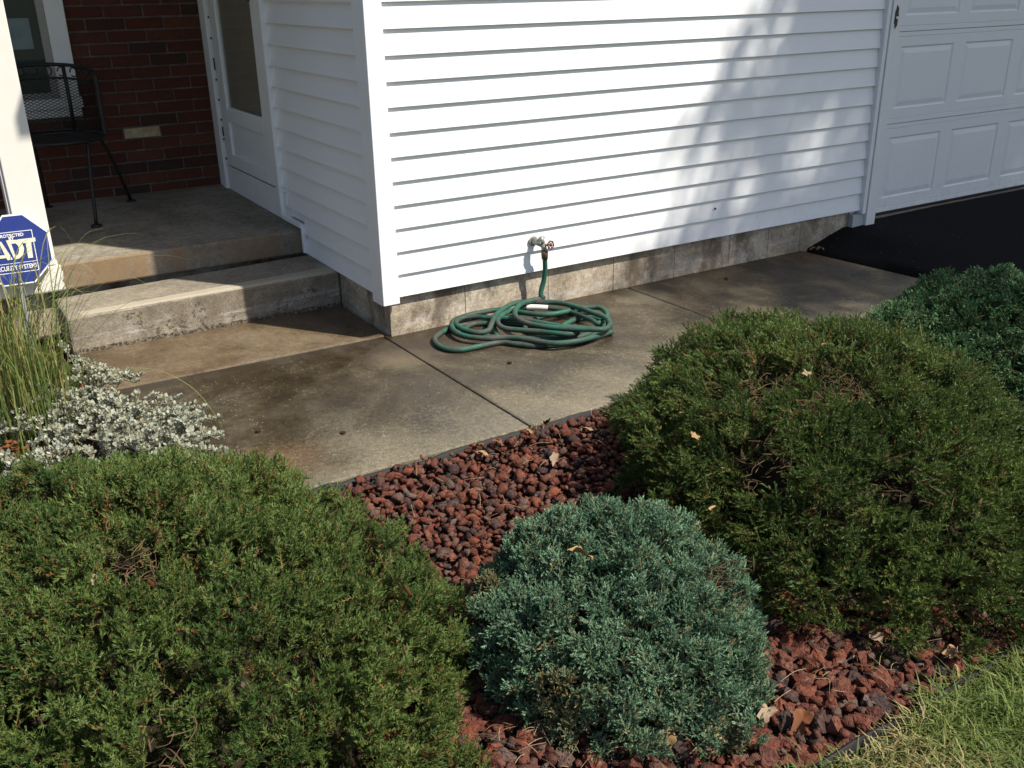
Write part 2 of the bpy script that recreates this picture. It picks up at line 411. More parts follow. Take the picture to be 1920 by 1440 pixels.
def ob(name, me, mat, parent=None, smooth=False, bevel=0):
    if mat is not None: me.materials.append(mat)
    if smooth: me.polygons.foreach_set('use_smooth', [True]*len(me.polygons))
    o = bpy.data.objects.new(name, me); COL.objects.link(o)
    if parent is not None: o.parent = parent
    if bevel:
        b = o.modifiers.new('bevel', 'BEVEL'); b.width = bevel; b.segments = 2; b.limit_method = 'ANGLE'; b.angle_limit = R(40)
    return o
def empty(name, parent=None, loc=(0,0,0)):
    o = bpy.data.objects.new(name, None); COL.objects.link(o); o.location = loc; o.empty_display_size = .1
    if parent is not None: o.parent = parent
    return o
def tag(o, label=None, cat=None, group=None, kind=None):
    if label: o['label'] = label
    if cat: o['category'] = cat
    if group: o['group'] = group
    if kind: o['kind'] = kind
    return o
def spline(pts, per=8):
    pts = [Vector(p) for p in pts]; out = []
    P = [pts[0]*2-pts[1]]+pts+[pts[-1]*2-pts[-2]]
    for i in range(1, len(P)-2):
        p0, p1, p2, p3 = P[i-1:i+3]
        for j in range(per):
            t = j/per
            out.append(.5*((2*p1)+(p2-p0)*t+(2*p0-5*p1+4*p2-p3)*t*t+(3*p1-p0-3*p2+p3)*t**3))
    out.append(pts[-1]); return out
def mesh_tris(name, V, F, mat, parent=None, tint=None, dry=None, smooth=False):
    me = bpy.data.meshes.new(name)
    V = np.ascontiguousarray(V, np.float32); F = np.ascontiguousarray(F, np.int32)
    me.vertices.add(len(V)); me.vertices.foreach_set('co', V.ravel())
    me.loops.add(F.size); me.loops.foreach_set('vertex_index', F.ravel())
    me.polygons.add(len(F)); me.polygons.foreach_set('loop_start', np.arange(0, F.size, 3, dtype=np.int32))
    me.polygons.foreach_set('loop_total', np.full(len(F), 3, np.int32))
    me.update(calc_edges=True)
    for nm, a in (('tint', tint), ('dry', dry)):
        if a is not None:
            at = me.attributes.new(nm, 'FLOAT', 'FACE'); at.data.foreach_set('value', np.ascontiguousarray(a, np.float32))
    return ob(name, me, mat, parent, smooth)
_nd = np.random.default_rng(3)
_NK = _nd.normal(size=(14, 3)); _NK /= np.linalg.norm(_NK, axis=1)[:, None]; _NP = _nd.uniform(0, 6.28, 14); _NS = _nd.uniform(.6, 1.8, 14)
def nz(P, freq, seed=0):
    P = np.asarray(P); s = 0
    for k, ph, sc in zip(_NK, _NP, _NS): s = s+np.sin(P@k*freq*sc+ph+seed*1.7*sc)
    return s/5.0

# ------------------------------------------------------------------ setting: ground, walk, driveway, bed
g = MB().poly([(-300,-300,-.10),(300,-300,-.10),(300,300,-.10),(-300,300,-.10)]).obj('ground', M_LAWN); tag(g, 'grassy ground around the house', kind='structure')
lawn = MB().box(-14, 2.75, -16, -2.80, -.12, -.03).obj('lawn', M_LAWN); tag(lawn, 'lawn beside the rock bed', kind='structure')
bed = empty('garden_bed'); tag(bed, 'bed of red lava rock between walk and lawn', kind='structure')
MB().box(-6, 2.79, -2.797, -1.135, -.115, -.055).box(-6, -1.215, -1.13, .93, -.115, -.05).obj('soil', M_SOIL, bed)

walk = empty('sidewalk'); tag(walk, 'stained concrete walk along the house wall', kind='structure')
def slab(poly, m, z1=0.0, z0=-.11, bev=.008):
    return MB().prism([(x, y, z0) for x, y in poly], (0, 0, z1-z0)).obj('slab', m, walk, bevel=bev)
slab([(-1.20,-1.115), (.034,-1.115), (-.001,.052), (-1.20,.082)], M_WALK, 0, -.11, .005)
slab([(.039,-1.115), (1.407,-1.115), (1.369,.06), (.004,.06)], M_WALK, 0, -.11, .005)
slab([(1.413,-1.115), (2.775,-1.115), (2.66,.06), (1.375,.06)], M_WALK)
slab([(-1.215,.092), (-.008,.062), (.02,.062), (.02,.66), (-1.215,.66)], M_PAD, .003)

def drv():
    sm = lambda t: (lambda q: q*q*(3-2*q))(min(1, max(0, t)))
    V = []; F = []
    xs = [0, .02, .06, .12, .2, .3, .45, .7, 1.2, 2.2, 3.6]; ys = list(np.linspace(-9, -1.6, 14))+list(np.linspace(-1.4, .07, 22))
    for y in ys:
        xe = 2.69+.14*min(1, max(0, (-y-.05)/.85))+.02*math.sin(y*9)
        for i, dx in enumerate(xs):
            x = xe+dx
            z = .082*sm((y+1.0)/1.05)*sm((x-2.70)/.36)+.012*min(1, dx/.05)
            if i == 0: z = -.05
            V.append((x, y, z+.004*math.sin(x*7+y*5)))
    n = len(xs)
    for j in range(len(ys)-1):
        for i in range(n-1): F.append((j*n+i, j*n+i+1, (j+1)*n+i+1, (j+1)*n+i))
    b = MB(); b.v = V; b.f = F
    return b.obj('driveway', M_ASPHALT, None, True)
tag(drv(), 'fresh black asphalt driveway in front of the garage', kind='structure')

# ------------------------------------------------------------------ house
house = tag(empty('house', None, (0, 0, 0)), 'white sided house wing with garage door and brick porch wall', 'house')
C = .1016; Z0 = .186; NB = 23; TOP = Z0+NB*C
fs = MB().box(.035, 3.12, .035, .06, .10, TOP).box(.035, .06, .0601, 1.25, .10, TOP).box(.035, .06, 1.25, 2.42, 2.25, TOP).obj('wall_sheathing', M_SOFFIT, house)
def board_front(k):
    z = Z0+k*C
    pr = [(.018, z+.004), (.0015, z), (0, z+.0018), (.0165, z+C+.012)]
    b = MB(); n = len(pr)
    xs = [.056, 3.105]
    for x in xs: b.v += [(x, y, zz) for y, zz in pr]
    for i in range(n-1): b.f.append((i, n+i, n+i+1, i+1))
    return b.obj('siding_board', M_VINYL, house)
for k in range(NB): board_front(k)
def board_side(k, y0, y1, zcut=None):
    z = Z0+k*C
    pr = [(.030, z+.006), (.0, z), (.0255, z+C+.012)]
    if zcut: pr = [(x, zz) for x, zz in pr if zz > zcut]; pr = [(pr[0][0], zcut)]+pr
    b = MB(); n = len(pr)
    for y in (y0, y1): b.v += [(x, y, zz) for x, zz in pr]
    for i in range(n-1): b.f.append((i, i+1, n+i+1, n+i))
    return b.obj('siding_board', M_VINYL, house)
YD0 = 1.245
for k in range(NB):
    if k == 0: board_side(k, .06, .985)
    elif k == 1:
        board_side(k, .06, .985); board_side(k, .9851, YD0, .335)
    else: board_side(k, .06, YD0)
# corner post and trim
MB().box(-.018, .062, -.018, .004, .163, TOP).box(-.018, .004, .0041, .098, .160, TOP).obj('corner_board', M_VINYL_V, house, bevel=.003)
t = MB().box(-.010, .014, .975, .992, .185, .318).box(-.010, .014, .992, YD0+.02, .312, .334)
t.obj('stepped_trim', M_VINYL_V, house, bevel=.002)
t = MB().box(3.098, 3.128, -.020, .03, .165, TOP).obj('trim_strip', M_TRIM, house, bevel=.003)
t = MB().box(3.136, 3.215, -.024, .15, .092, TOP).obj('garage_casing', M_TRIM, house, bevel=.004)
MB().box(3.1285, 3.1355, -.008, .04, .165, TOP).obj('trim_groove', mat_simple('grey_sealant', (.35, .36, .37), .6), house)
MB().box(3.04, 3.135, -.004, .045, .085, .164).obj('casing_base', mat_simple('grey_primed_wood', (.42, .43, .44), .7), house)
pl = MB()
pts = []
for i in range(28):
    a = 2*math.pi*i/28; rr_ = 1+.13*math.cos(7*a)
    pts.append((3.170+.0135*math.cos(a)*rr_, -.0245, 1.262+.056*math.sin(a)*rr_))
pl.prism(pts, (0, -.004, 0)).obj('doorbell_plate', M_BLACKP, house)
dbp = house.children[-1] if False else bpy.data.objects['doorbell_plate']
MB().disc((3.170, -.031, 1.258), (0,1,0), .008, .006, 14).obj('button', M_BUTTON, dbp)
# foundation: block courses with recessed joints, parged and stained
fw_ = MB().box(.046, 3.10, .044, .12, -.1, .19).box(.044, .10, .12, .70, -.1, .19).obj('foundation_core', M_MORTAR, house)
xs = [.030, .416, .883, 1.283, 1.69, 2.085, 2.38, 2.637, 3.05]
for a, b in zip(xs[:-1], xs[1:]):
    d = random.uniform(-.001, .001)
    MB().box(a+.0012, b-.0012, .030+d, .0435, -.1, .186).obj('foundation_block', M_FOUND, house, bevel=.002)
for a, b in ((.0435, .36), (.36, .64)):
    MB().box(.030, .0435, a+.0015, b-.0015, -.1, .186).obj('foundation_block', M_FOUND, house, bevel=.002)
# brick wall of the porch
bw = tag(empty('brick_wall', house), 'red brick wall at the back of the porch')
BY = 2.425
MB().box(-6, .0, BY+.006, BY+.2, .0, 2.6).obj('mortar_backing', M_MORTAR, bw)
def brick_mesh(L, seed):
    rg = random.Random(seed); b = bmesh.new(); bmesh.ops.create_cube(b, size=1)
    for v in b.verts: v.co = Vector((v.co.x*L, v.co.y*.05, v.co.z*.057))+Vector((rg.uniform(-.0015,.0015), rg.uniform(-.001,.001), rg.uniform(-.0015,.0015)))
    bmesh.ops.bevel(b, geom=b.edges[:], offset=.0025, segments=1, affect='EDGES')
    me = bpy.data.meshes.new('brick'); b.to_mesh(me); b.free(); me.materials.append(M_BRICK); return me
BM = [brick_mesh(.205, i) for i in range(5)]
bstuff = MB()
WX0, WX1, WZ0 = -1.85, -.765, .80
zr = .3375; row = 0
placed = 0
while zr < 2.55:
    x = -.004-(.108 if row % 2 else 0)
    while x > -3.4:
        cx = x-.1025; zc = zr
        inwin = (cx+.1 > WX0 and cx-.1 < WX1 and zc+.02 > WZ0)
        if inwin and cx+.1025 > WX1+.02:                   # cut brick against the window
            L_ = cx+.1025-(WX1+.008)
            bm_ = MB().box(-L_/2, L_/2, -.025, .025, -.0285, .0285).obj('brick', M_BRICK, bw, bevel=.002); bm_.location = (WX1+.008+L_/2, BY+.020, zc)
        if not inwin:
            if zc < 1.56 and cx > -1.75:
                o = bpy.data.objects.new('brick', random.choice(BM)); COL.objects.link(o); o.parent = bw
                o.location = (cx, BY+.020+random.uniform(-.0015, .0015), zc)
                if abs(cx+.49) < .11 and abs(zc-.652) < .034:
                    o.data = o.data.copy(); o.data.materials[0] = M_BRICKW; o['label'] = 'pale cream brick among the red ones'; o.location.y -= .004
            else: bstuff.box(cx-.1025, cx+.1025, BY-.004, BY+.0055, zc-.0285, zc+.0285)
        x -= .2155
    if row % 2:
        bm_ = MB().box(-.049, .049, -.025, .025, -.0285, .0285).obj('brick', M_BRICK, bw, bevel=.002); bm_.location = (-.053, BY+.020, zr)
    else: pass
    zr += .0676; row += 1
o = bstuff.obj('brick_courses', M_BRICK, bw); o['kind'] = 'stuff'
# porch window
win = tag(empty('window', house), 'dark window with white frame in the brick wall')
b = MB()
b.box(-.845, -.745, BY-.035, BY+.0055, .905, 2.2).box(-1.87, -.745, BY-.035, BY+.0055, .80, .845)
b.box(-1.87, -1.77, BY-.035, BY+.0055, .905, 2.2).box(-1.87, -.745, BY-.035, BY+.0055, 2.2, 2.3)
b.obj('frame', M_TRIM, win, bevel=.004)
MB().box(-1.89, -.735, BY-.05, BY+.005, .8455, .9045).obj('sill', M_TRIM, win, bevel=.005)
MB().box(-.885, -.8455, BY-.022, BY+.004, .905, 2.2).box(-1.77, -.8855, BY-.022, BY+.004, .905, .935).box(-1.77, -.8855, BY-.022, BY+.004, 1.515, 1.55).obj('sash', mat_simple('grey_sash', (.30, .29, .27), .5), win, bevel=.003)
MB().box(-1.77, -.886, BY-.012, BY-.007, .9355, 2.2).obj('pane', M_GLASS, win)
MB().box(-1.77, -.886, BY+.0, BY+.005, .936, 2.2).obj('dark_interior', mat_simple('dim_room', (.055, .062, .062), .9), win)
MB().box(-1.55, -.93, BY-.0062, BY-.0015, 1.17, 1.33).obj('bluish_reflection', mat_simple('reflection_blue_grey', (.22, .26, .30), .8, .3, 14), win)  # bluish reflection in the pane, painted as a flat sheet

# storm door in the side wall (plane x = 0)
sd = tag(empty('storm_door', house), 'white storm door with tall glass over a solid panel')
MB().box(-.012, .05, YD0+.021, 1.318, .335, 2.2).box(-.016, .05, 2.262, 2.33, .31, 2.2).box(-.004, .05, 2.3305, BY, .31, 2.2).box(-.012, .05, YD0+.021, 2.33, 2.2, 2.28).obj('casing', M_TRIM, sd, bevel=.004)
MB().box(-.018, .05, YD0+.0, YD0+.02, .335, TOP).obj('side_channel', M_VINYL_V, sd, bevel=.002)
MB().box(.0, .05, 1.20, 2.262, .30, .462).box(-.012, .05, 1.2455, 1.335, .3345, .336).obj('kick_board', M_TRIM, sd)
MB().box(.012, .03, 2.222, 2.2615, .47, 2.19).obj('hinge_side_jamb', M_TRIM, sd)
f = MB().box(-.004, .024, 1.326, 1.445, .472, 2.18).box(-.004, .024, 2.085, 2.215, .472, 2.18)
f.box(-.004, .024, 1.445, 2.085, .472, .545).box(-.004, .024, 1.445, 2.085, .735, .81).box(-.004, .024, 1.445, 2.085, 2.10, 2.18)
f.obj('frame', M_DOORW, sd, bevel=.004)
MB().box(.010, .020, 1.445, 2.085, .545, .735).obj('lower_panel', M_DOORW, sd)
MB().box(.002, .012, 1.445, 2.085, .81, .822).box(.002, .012, 1.445, 1.457, .822, 2.1).box(.002, .012, 2.073, 2.085, .822, 2.1).obj('glass_bead', M_TRIM, sd)
MB().box(.012, .016, 1.457, 2.073, .822, 2.1).obj('pane', M_DGLASS, sd)
MB().box(.0185, .0195, 1.458, 2.072, .823, 2.099).obj('insect_screen', M_SCREEN, sd)
MB().box(.11, .15, 1.30, 2.03, .35, 2.2).obj('inner_door', M_INNER, sd, bevel=.003)
MB().box(.16, .20, 1.0, 2.42, .1, 2.3).obj('dark_gap_sheet', mat_simple('dark_inner_gap', (.03, .028, .025), .8), sd)  # dark sheet, shade of the gap behind the door put into its colour
MB().box(.10, .145, 2.05, 2.25, .35, 2.2).obj('inner_casing', M_INNER, sd)
kn = MB().tube([(.11, 1.97, 1.385), (.075, 1.97, 1.385)], .012, 12).tube([(.09, 1.97, 1.385), (.082, 1.97, 1.385), (.066, 1.97, 1.385), (.052, 1.97, 1.385), (.046, 1.97, 1.385)], [.012, .022, .029, .022, .008], 16)
kn.obj('knob', M_KNOB, sd, True)
MB().disc((.104, 1.97, 1.385), (1,0,0), .035, .008, 18).obj('knob_rose', M_KNOB, sd)
hb = MB()
for z in np.arange(.5, 2.1, .115): hb.box(-.010, .0, 2.2155, 2.2235, z, z+.012)
for z in (.62, 1.0, 1.4): hb.box(-.009, .0, 2.2155, 2.2225, z+.02, z+.075)
hb.obj('hinge_screws', M_BLACKP, sd)
MB().tube([(-.02, 1.40, 1.475), (-.022, 1.40, 1.40)], .008, 8).obj('handle', M_BLACKP, sd)

# garage door: sections with raised panels
gd = tag(empty('garage_door', house), 'white sectional garage door with raised panels')
GY = .14; SECZ = [.10, .642, 1.170, 1.70, 2.2]
GX0, GX1 = 3.22, 6.1
def panel(b, x0, x1, z0, z1):
    def ringq(A, B):
        (ax0, ax1, az0, az1, ay), (bx0, bx1, bz0, bz1, by) = A, B
        pa = [(ax0, ay, az0), (ax1, ay, az0), (ax1, ay, az1), (ax0, ay, az1)]
        pb = [(bx0, by, bz0), (bx1, by, bz0), (bx1, by, bz1), (bx0, by, bz1)]
        for i in range(4): b.poly([pa[i], pa[(i+1) % 4], pb[(i+1) % 4], pb[i]])
    Rr = lambda d, y: (x0+d, x1-d, z0+d, z1-d, y)
    L = [Rr(0, GY), Rr(.008, GY+.006), Rr(.014, GY+.006), Rr(.040, GY+.001)]
    for A, B in zip(L[:-1], L[1:]): ringq(A, B)
    a = L[-1]; b.poly([(a[0], a[4], a[2]), (a[1], a[4], a[2]), (a[1], a[4], a[3]), (a[0], a[4], a[3])])
for s0, s1 in zip(SECZ[:-1], SECZ[1:]):
    b = MB(); lo, hi = s0+.002, s1-.002
    pz0, pz1 = s0+.088, s1-.082
    xs = []
    x = 3.463
    while x+.5 < GX1: xs.append((x, x+.497)); x += .609
    # face between panels
    cuts = [GX0]+[q for p in xs for q in p]+[GX1]
    for i in range(0, len(cuts)-1, 2): b.poly([(cuts[i], GY, pz0), (cuts[i+1], GY, pz0), (cuts[i+1], GY, pz1), (cuts[i], GY, pz1)])
    for x0, x1 in xs: panel(b, x0, x1, pz0, pz1)
    def strip(za, ya, zb, yb): b.poly([(GX0, ya, za), (GX1, ya, za), (GX1, yb, zb), (GX0, yb, zb)])
    # rails with the pressed ridge lines next to each joint
    strip(lo, GY+.025, lo, GY-.001); strip(lo, GY-.001, lo+.024, GY-.001); strip(lo+.024, GY-.001, lo+.027, GY+.004); strip(lo+.027, GY+.004, lo+.031, GY); strip(lo+.031, GY, pz0, GY)
    strip(pz1, GY, hi-.031, GY); strip(hi-.031, GY, hi-.027, GY+.004); strip(hi-.027, GY+.004, hi-.024, GY-.001); strip(hi-.024, GY-.001, hi, GY-.001); strip(hi, GY-.001, hi, GY+.025)
    b.obj('door_section', M_DOORW, gd)
MB().box(GX0, GX1, GY+.026, GY+.05, .10, 2.2).obj('door_backing', M_DOORW, gd)
MB().box(GX0, GX1, GY+.002, GY+.022, .082, .1015).obj('bottom_seal', M_BLACKP, gd)
MB().box(3.0, 6.3, .062, .60, -.1, .081).obj('garage_sill', M_PORCH, house, bevel=.006)
MB().box(GX1, GX1+.1, -.02, .15, .08, 2.2).box(3.216, GX1+.1, -.02, .15, 2.2, TOP).obj('garage_casing', M_TRIM, house)
MB().box(6.25, 6.4, .0, 6, .0, TOP).box(.0, 6.3, 5.9, 6, 0, TOP).obj('rear_wall', M_VINYL, house)
# roof over the wing (flush with the front wall, overhanging the porch side) and over the porch
MB().box(-.474, 6.8, -.035, 6.4, 2.515, 2.60).obj('soffit', M_SOFFIT, house)
MB().prism([(-.474, -.035, 2.601), (6.8, -.035, 2.601), (3.2, -.035, 4.1)], (0, 6.4, 0)).obj('roof', M_ROOF, house)
MB().box(-6, -.475, .90, 2.9, 2.50, 2.62).obj('porch_roof', M_SOFFIT, house)

# porch slab, step, post
po = MB().box(-4.2, .028, 1.0, BY+.0055, .180, .305).obj('porch_slab', M_PORCH, None, bevel=.010)
for v in po.data.vertices:
    if v.co.z > .2 and v.co.y > 2: v.co.z += .016
tag(po, 'raised concrete porch floor in front of the brick wall', 'porch')
MB().box(-4.2, .02, 1.06, BY, -.05, .1795).obj('porch_base', M_FOUND, po)
stp = MB().box(-1.225, .026, .590, .935, -.05, .187).obj('concrete_step', M_STEP, None, bevel=.012)
tag(stp, 'broom finished concrete step below the porch', 'step')
def rough_step(o):
    me = o.data
    b = bmesh.new(); b.from_mesh(me)
    bmesh.ops.subdivide_edges(b, edges=[e for e in b.edges if abs((e.verts[0].co-e.verts[1].co).x) > .5], cuts=90, use_grid_fill=True)
    bmesh.ops.bisect_plane(b, geom=b.verts[:]+b.edges[:]+b.faces[:], plane_co=(0,0,.020), plane_no=(0,0,1))
    bmesh.ops.bisect_plane(b, geom=b.verts[:]+b.edges[:]+b.faces[:], plane_co=(0,0,.046), plane_no=(0,0,1))
    for v in b.verts:
        if v.co.z > .1: v.co.z -= .016*max(0, -v.co.x-.1)
        if v.co.z < .03 and v.co.y < .6 and v.co.z > -.02: v.co.y += .006*mnoise.noise(v.co*40)+.004*mnoise.noise(v.co*110)-.003
    b.to_mesh(me); b.free()
rough_step(stp)
post = tag(empty('porch_post', None, (-1.247, 1.07, .305)), 'square white porch post behind the blue sign', 'post')
MB().box(-.069, .069, -.069, .069, .0, 2.19).obj('shaft', M_POST, post, bevel=.004)
MB().box(-.079, -.0695, -.058, .05, .0, 2.19).obj('shaded_edge', mat_simple('edge_shade_grey', (.5, .49, .5), .6), post)  # the post's own edge, its shade put into this grey
MB().disc((-.066, -.073, .135), (0,1,0), .010, .012, 10).obj('screw', M_BLACKP, post)
# ------------------------------------------------------------------ yard sign
def yard_sign():
    s = tag(empty('yard_sign', None, (-1.353, .93, 0)), 'blue octagonal security sign on a metal stake', 'sign')
    SS = .000308
    def loc(X, Y, dy=0.0):        # sign face coordinates (tilt removed)
        u = (X-280)-.145*(Y-624); v = (624-Y)-.10*(X-280)
        return (u*SS, dy, ZC+v*SS)
    ZC = .410; rad = .155/math.cos(math.pi/8)
    def octo(r, y):
        P = [(r*math.cos(math.pi/8+i*math.pi/4), y, ZC+r*math.sin(math.pi/8+i*math.pi/4)) for i in range(8)]
        # V notch in the upper edge
        q = r/rad
        top = [P[1], (-.018*q, y, P[1][2]), (-.037*q, y, P[1][2]-.024), (-.058*q, y, P[2][2]), P[2]]
        return [P[0]]+top+P[3:]
    MB().prism(octo(rad, -.003), (0, .006, 0)).obj('panel', M_SIGNW, s)
    MB().prism(octo(rad*.955, -.0045), (0, .0012, 0)).obj('blue_face', M_BLUE, s)
    y = -.0060
    b = MB()
    def bar(x0, x1, z0, z1): b.box(x0, x1, y, y+.0012, ZC+z0, ZC+z1)
    bx0, bx1 = -.0887, .0887
    bar(bx0, bx1, .0780, .0808); bar(bx0, bx1, -.0590, -.0568); bar(bx0, bx1, -.1012, -.0984)
    bar(bx0, bx0+.003, -.0983, .0779); bar(bx1-.003, bx1, -.0983, .0779)
    b.obj('border_lines', M_SIGNW, s)
    polys = [[(-10,800),(60,790),(112,602),(92,505)], [(93,505),(128,500),(270,756),(200,764)], [(78,742),(186,732),(166,690),(92,697)],
             [(188,484),(240,480),(318,752),(290,756)], [(240,480),(322,478),(312,528),(254,532)], [(322,478),(388,512),(340,560),(312,528)],
             [(388,512),(420,600),(355,620),(340,560)], [(420,600),(405,690),(340,680),(355,620)], [(405,690),(358,738),(310,708),(340,680)], [(358,738),(315,754),(302,708),(312,706)],
             [(330,474),(566,450),(574,505),(345,538)], [(440,522),(512,514),(533,738),(468,744)]]
    yy = y-.0002
    for i, p in enumerate(polys):
        MB_ = logo
        logo.prism([loc(*q, yy-.00007*i) for q in p], (0, .0012, 0))
    logo.obj('emblem_letters', M_SIGNC, s)
    def text(txt, size, u, v, sx, bold=.0):
        cu = bpy.data.curves.new('lettering', 'FONT'); cu.body = txt; cu.size = size; cu.align_x = 'CENTER'; cu.extrude = .0006; cu.offset = bold
        o = bpy.data.objects.new('lettering', cu); COL.objects.link(o)
        dg = bpy.context.evaluated_depsgraph_get(); me = bpy.data.meshes.new_from_object(o.evaluated_get(dg))
        bpy.data.objects.remove(o); bpy.data.curves.remove(cu)
        o = ob('lettering', me, M_SIGNW, s); o.rotation_euler = (R(90), 0, 0); o.scale = (sx, 1, 1); o.location = (u, y-.0001, ZC+v)
    text('PROTECTED', .019, 0, .0585, .98, .0005); text('BY', .019, 0, .0445, .98, .0005)
    text('SECURITY SYSTEMS', .028, 0, -.087, .70, .0006)
    MB().ring((.079, y, ZC+.0285), (0,1,0), .0031, .0007, 14, 4).obj('registered_mark', M_SIGNW, s)
    MB().box(-.009, .009, .004, .010, -.10, .48).obj('stake', M_STAKE, s)
    s.rotation_euler = (R(-4), R(1.5), R(3))
    return s
logo = MB()
yard_sign()

# ------------------------------------------------------------------ patio chair
def chair():
    c = tag(empty('patio_chair', None, (-.93, 2.02, .317)), 'black wrought iron patio chair with mesh back on the porch', 'chair')
    rot = R(0)
    # local coordinates are world offsets from the base point
    ctr = Vector((-.02, 0, 0)); sr = .23
    seat = [ctr+Vector((sr*math.cos(a), sr*math.sin(a), .415)) for a in np.linspace(0, 2*math.pi, 33)]
    MB().tube(seat, .010, 8, False).obj('seat_ring', M_IRON, c, True)
    b = MB()
    for i in range(-11, 12):
        q = i*.02; h = math.sqrt(max(0, sr**2-q*q))
        b.tube([ctr+Vector((q, -h, .415)), ctr+Vector((q, h, .415))], .0016, 4, False); b.tube([ctr+Vector((-h, q, .415)), ctr+Vector((h, q, .415))], .0016, 4, False)
    b.obj('seat_mesh', M_IRON, c)
    # legs
    feet = [Vector((.045, -.36, 0)), Vector((.335, .19, 0)), Vector((-.36, -.26, 0)), Vector((-.10, .30, 0))]
    tops = [Vector((.10, -.19, .41)), Vector((.19, -.02, .41)), Vector((-.18, -.14, .41)), Vector((-.12, .20, .41))]
    for f_, t_ in zip(feet, tops):
        mid = (f_+t_)*.5+Vector((0, 0, .02))+(t_-f_).cross(Vector((0,0,1))).normalized()*.0
        lg = MB().tube(spline([t_, t_*.55+f_*.45+Vector((0,0,.03)), f_+Vector((0,0,.006))], 5), .0095, 8).obj('leg', M_IRON, c, True)
        MB().tube([f_+Vector((0,0,.0)), f_+Vector((0,0,.010))], [.030, .024], 14).obj('foot', M_IRON, lg)
    # curved back: right upright near (0.20,-0.02), sweeping to the left
    ang = np.linspace(R(-8), R(196), 22)
    def bp(a, z, k=1.0): return ctr+Vector((.25*math.cos(a)*k, .20*math.sin(a)*k+.05, z))
    zt = lambda a, t0: t0+.045*math.sin(max(0, min(math.pi, (a-R(-8))/R(204)*math.pi)))
    MB().tube([bp(a, zt(a, .735)) for a in ang], .010, 8).obj('top_rail', M_IRON, c, True)
    MB().tube([bp(a, zt(a, .665)) for a in ang], .007, 8).obj('second_rail', M_IRON, c, True)
    MB().tube([bp(a, .43) for a in ang], .007, 8).obj('lower_rail', M_IRON, c, True)
    b = MB()
    for a in np.linspace(R(0), R(190), 13):
        z = zt(a, .70); p = bp(a, z)
        d = (bp(a+.02, z)-bp(a-.02, z)).normalized()
        b.tube([p+d*.020*math.cos(q)+Vector((0,0,.024*math.sin(q))) for q in np.linspace(0, 5.5, 9)], .004, 5)
    b.obj('scroll_work', M_IRON, c)
    for a in (R(-8), R(60), R(128), R(196)):
        MB().tube([bp(a, .42), bp(a, .58, 1.02), bp(a, zt(a, .735))], .0105, 8).obj('upright', M_IRON, c, True)
    MB().box(.212, .238, -.012, .012, .41, .73).obj('arm_panel', M_IRON, c, bevel=.008)
    b = MB(); NA, NZ_ = 26, 17
    for sgn in (1, -1):
        for i in range(-NZ_, NA+NZ_):
            pts = []
            for j in range(NZ_+1):
                ia = i+sgn*j if sgn == 1 else i+NZ_-j
                if ia < 0 or ia > NA:
                    if len(pts) > 1: b.ribbon_const(pts)
                    pts = []; continue
                a = R(-8)+R(204)*ia/NA; pts.append(bp(a, .43+(zt(a, .665)-.43)*j/NZ_))
            if len(pts) > 1: b.ribbon_const(pts)
    b.obj('back_mesh', M_IRON, c)
    return c
def ribbon_const(s, pts): return s.tube(pts, .0021, 3, False)
MB.ribbon_const = ribbon_const
chair()

# ------------------------------------------------------------------ tap and hose
tp = tag(empty('outdoor_tap', None, (.775, .0, .335)), 'weathered metal garden tap with red brown handwheel on white siding', 'tap')
def L(p): return Vector(p)-Vector((.77, 0, .335))
MB().disc(L((.772, -.004, .340)), (0,1,0), .027, .010, 18).obj('flange', M_TAP, tp, bevel=.002)
b = MB().tube([L((.772, .0, .340)), L((.778, -.03, .340)), L((.790, -.062, .336))], [.020, .020, .021], 12)
b.tube([L((.788, -.058, .332)), L((.786, -.055, .366)), L((.787, -.056, .374))], [.017, .016, .009], 10).tube([L((.790, -.052, .362)), L((.806, -.058, .372))], .007, 8)
b.tube([L((.790, -.062, .336)), L((.797, -.064, .312)), L((.799, -.064, .296))], [.018, .015, .0155], 12)
b.tube([L((.792, -.064, .335)), L((.808, -.078, .333))], [.016, .011], 10)
b.obj('body', M_TAP, tp, True)
ax = Vector((.18, -.97, .12)).normalized(); wc = L((.822, -.090, .330))
hw = MB().ring(wc, ax, .0215, .0042, 36, 6, .07, 6)
uu = ax.orthogonal().normalized(); vv_ = ax.cross(uu)
for i in range(6):
    a = math.pi*i/3; hw.tube([wc, wc+(uu*math.cos(a)+vv_*math.sin(a))*.022], .0026, 5)
hw.disc(wc, ax, .0075, .010, 10).tube([wc, L((.806, -.076, .333))], .005, 8)
hw.obj('handwheel', M_RUST, tp, True)
tp.scale = (.86, .95, .86)

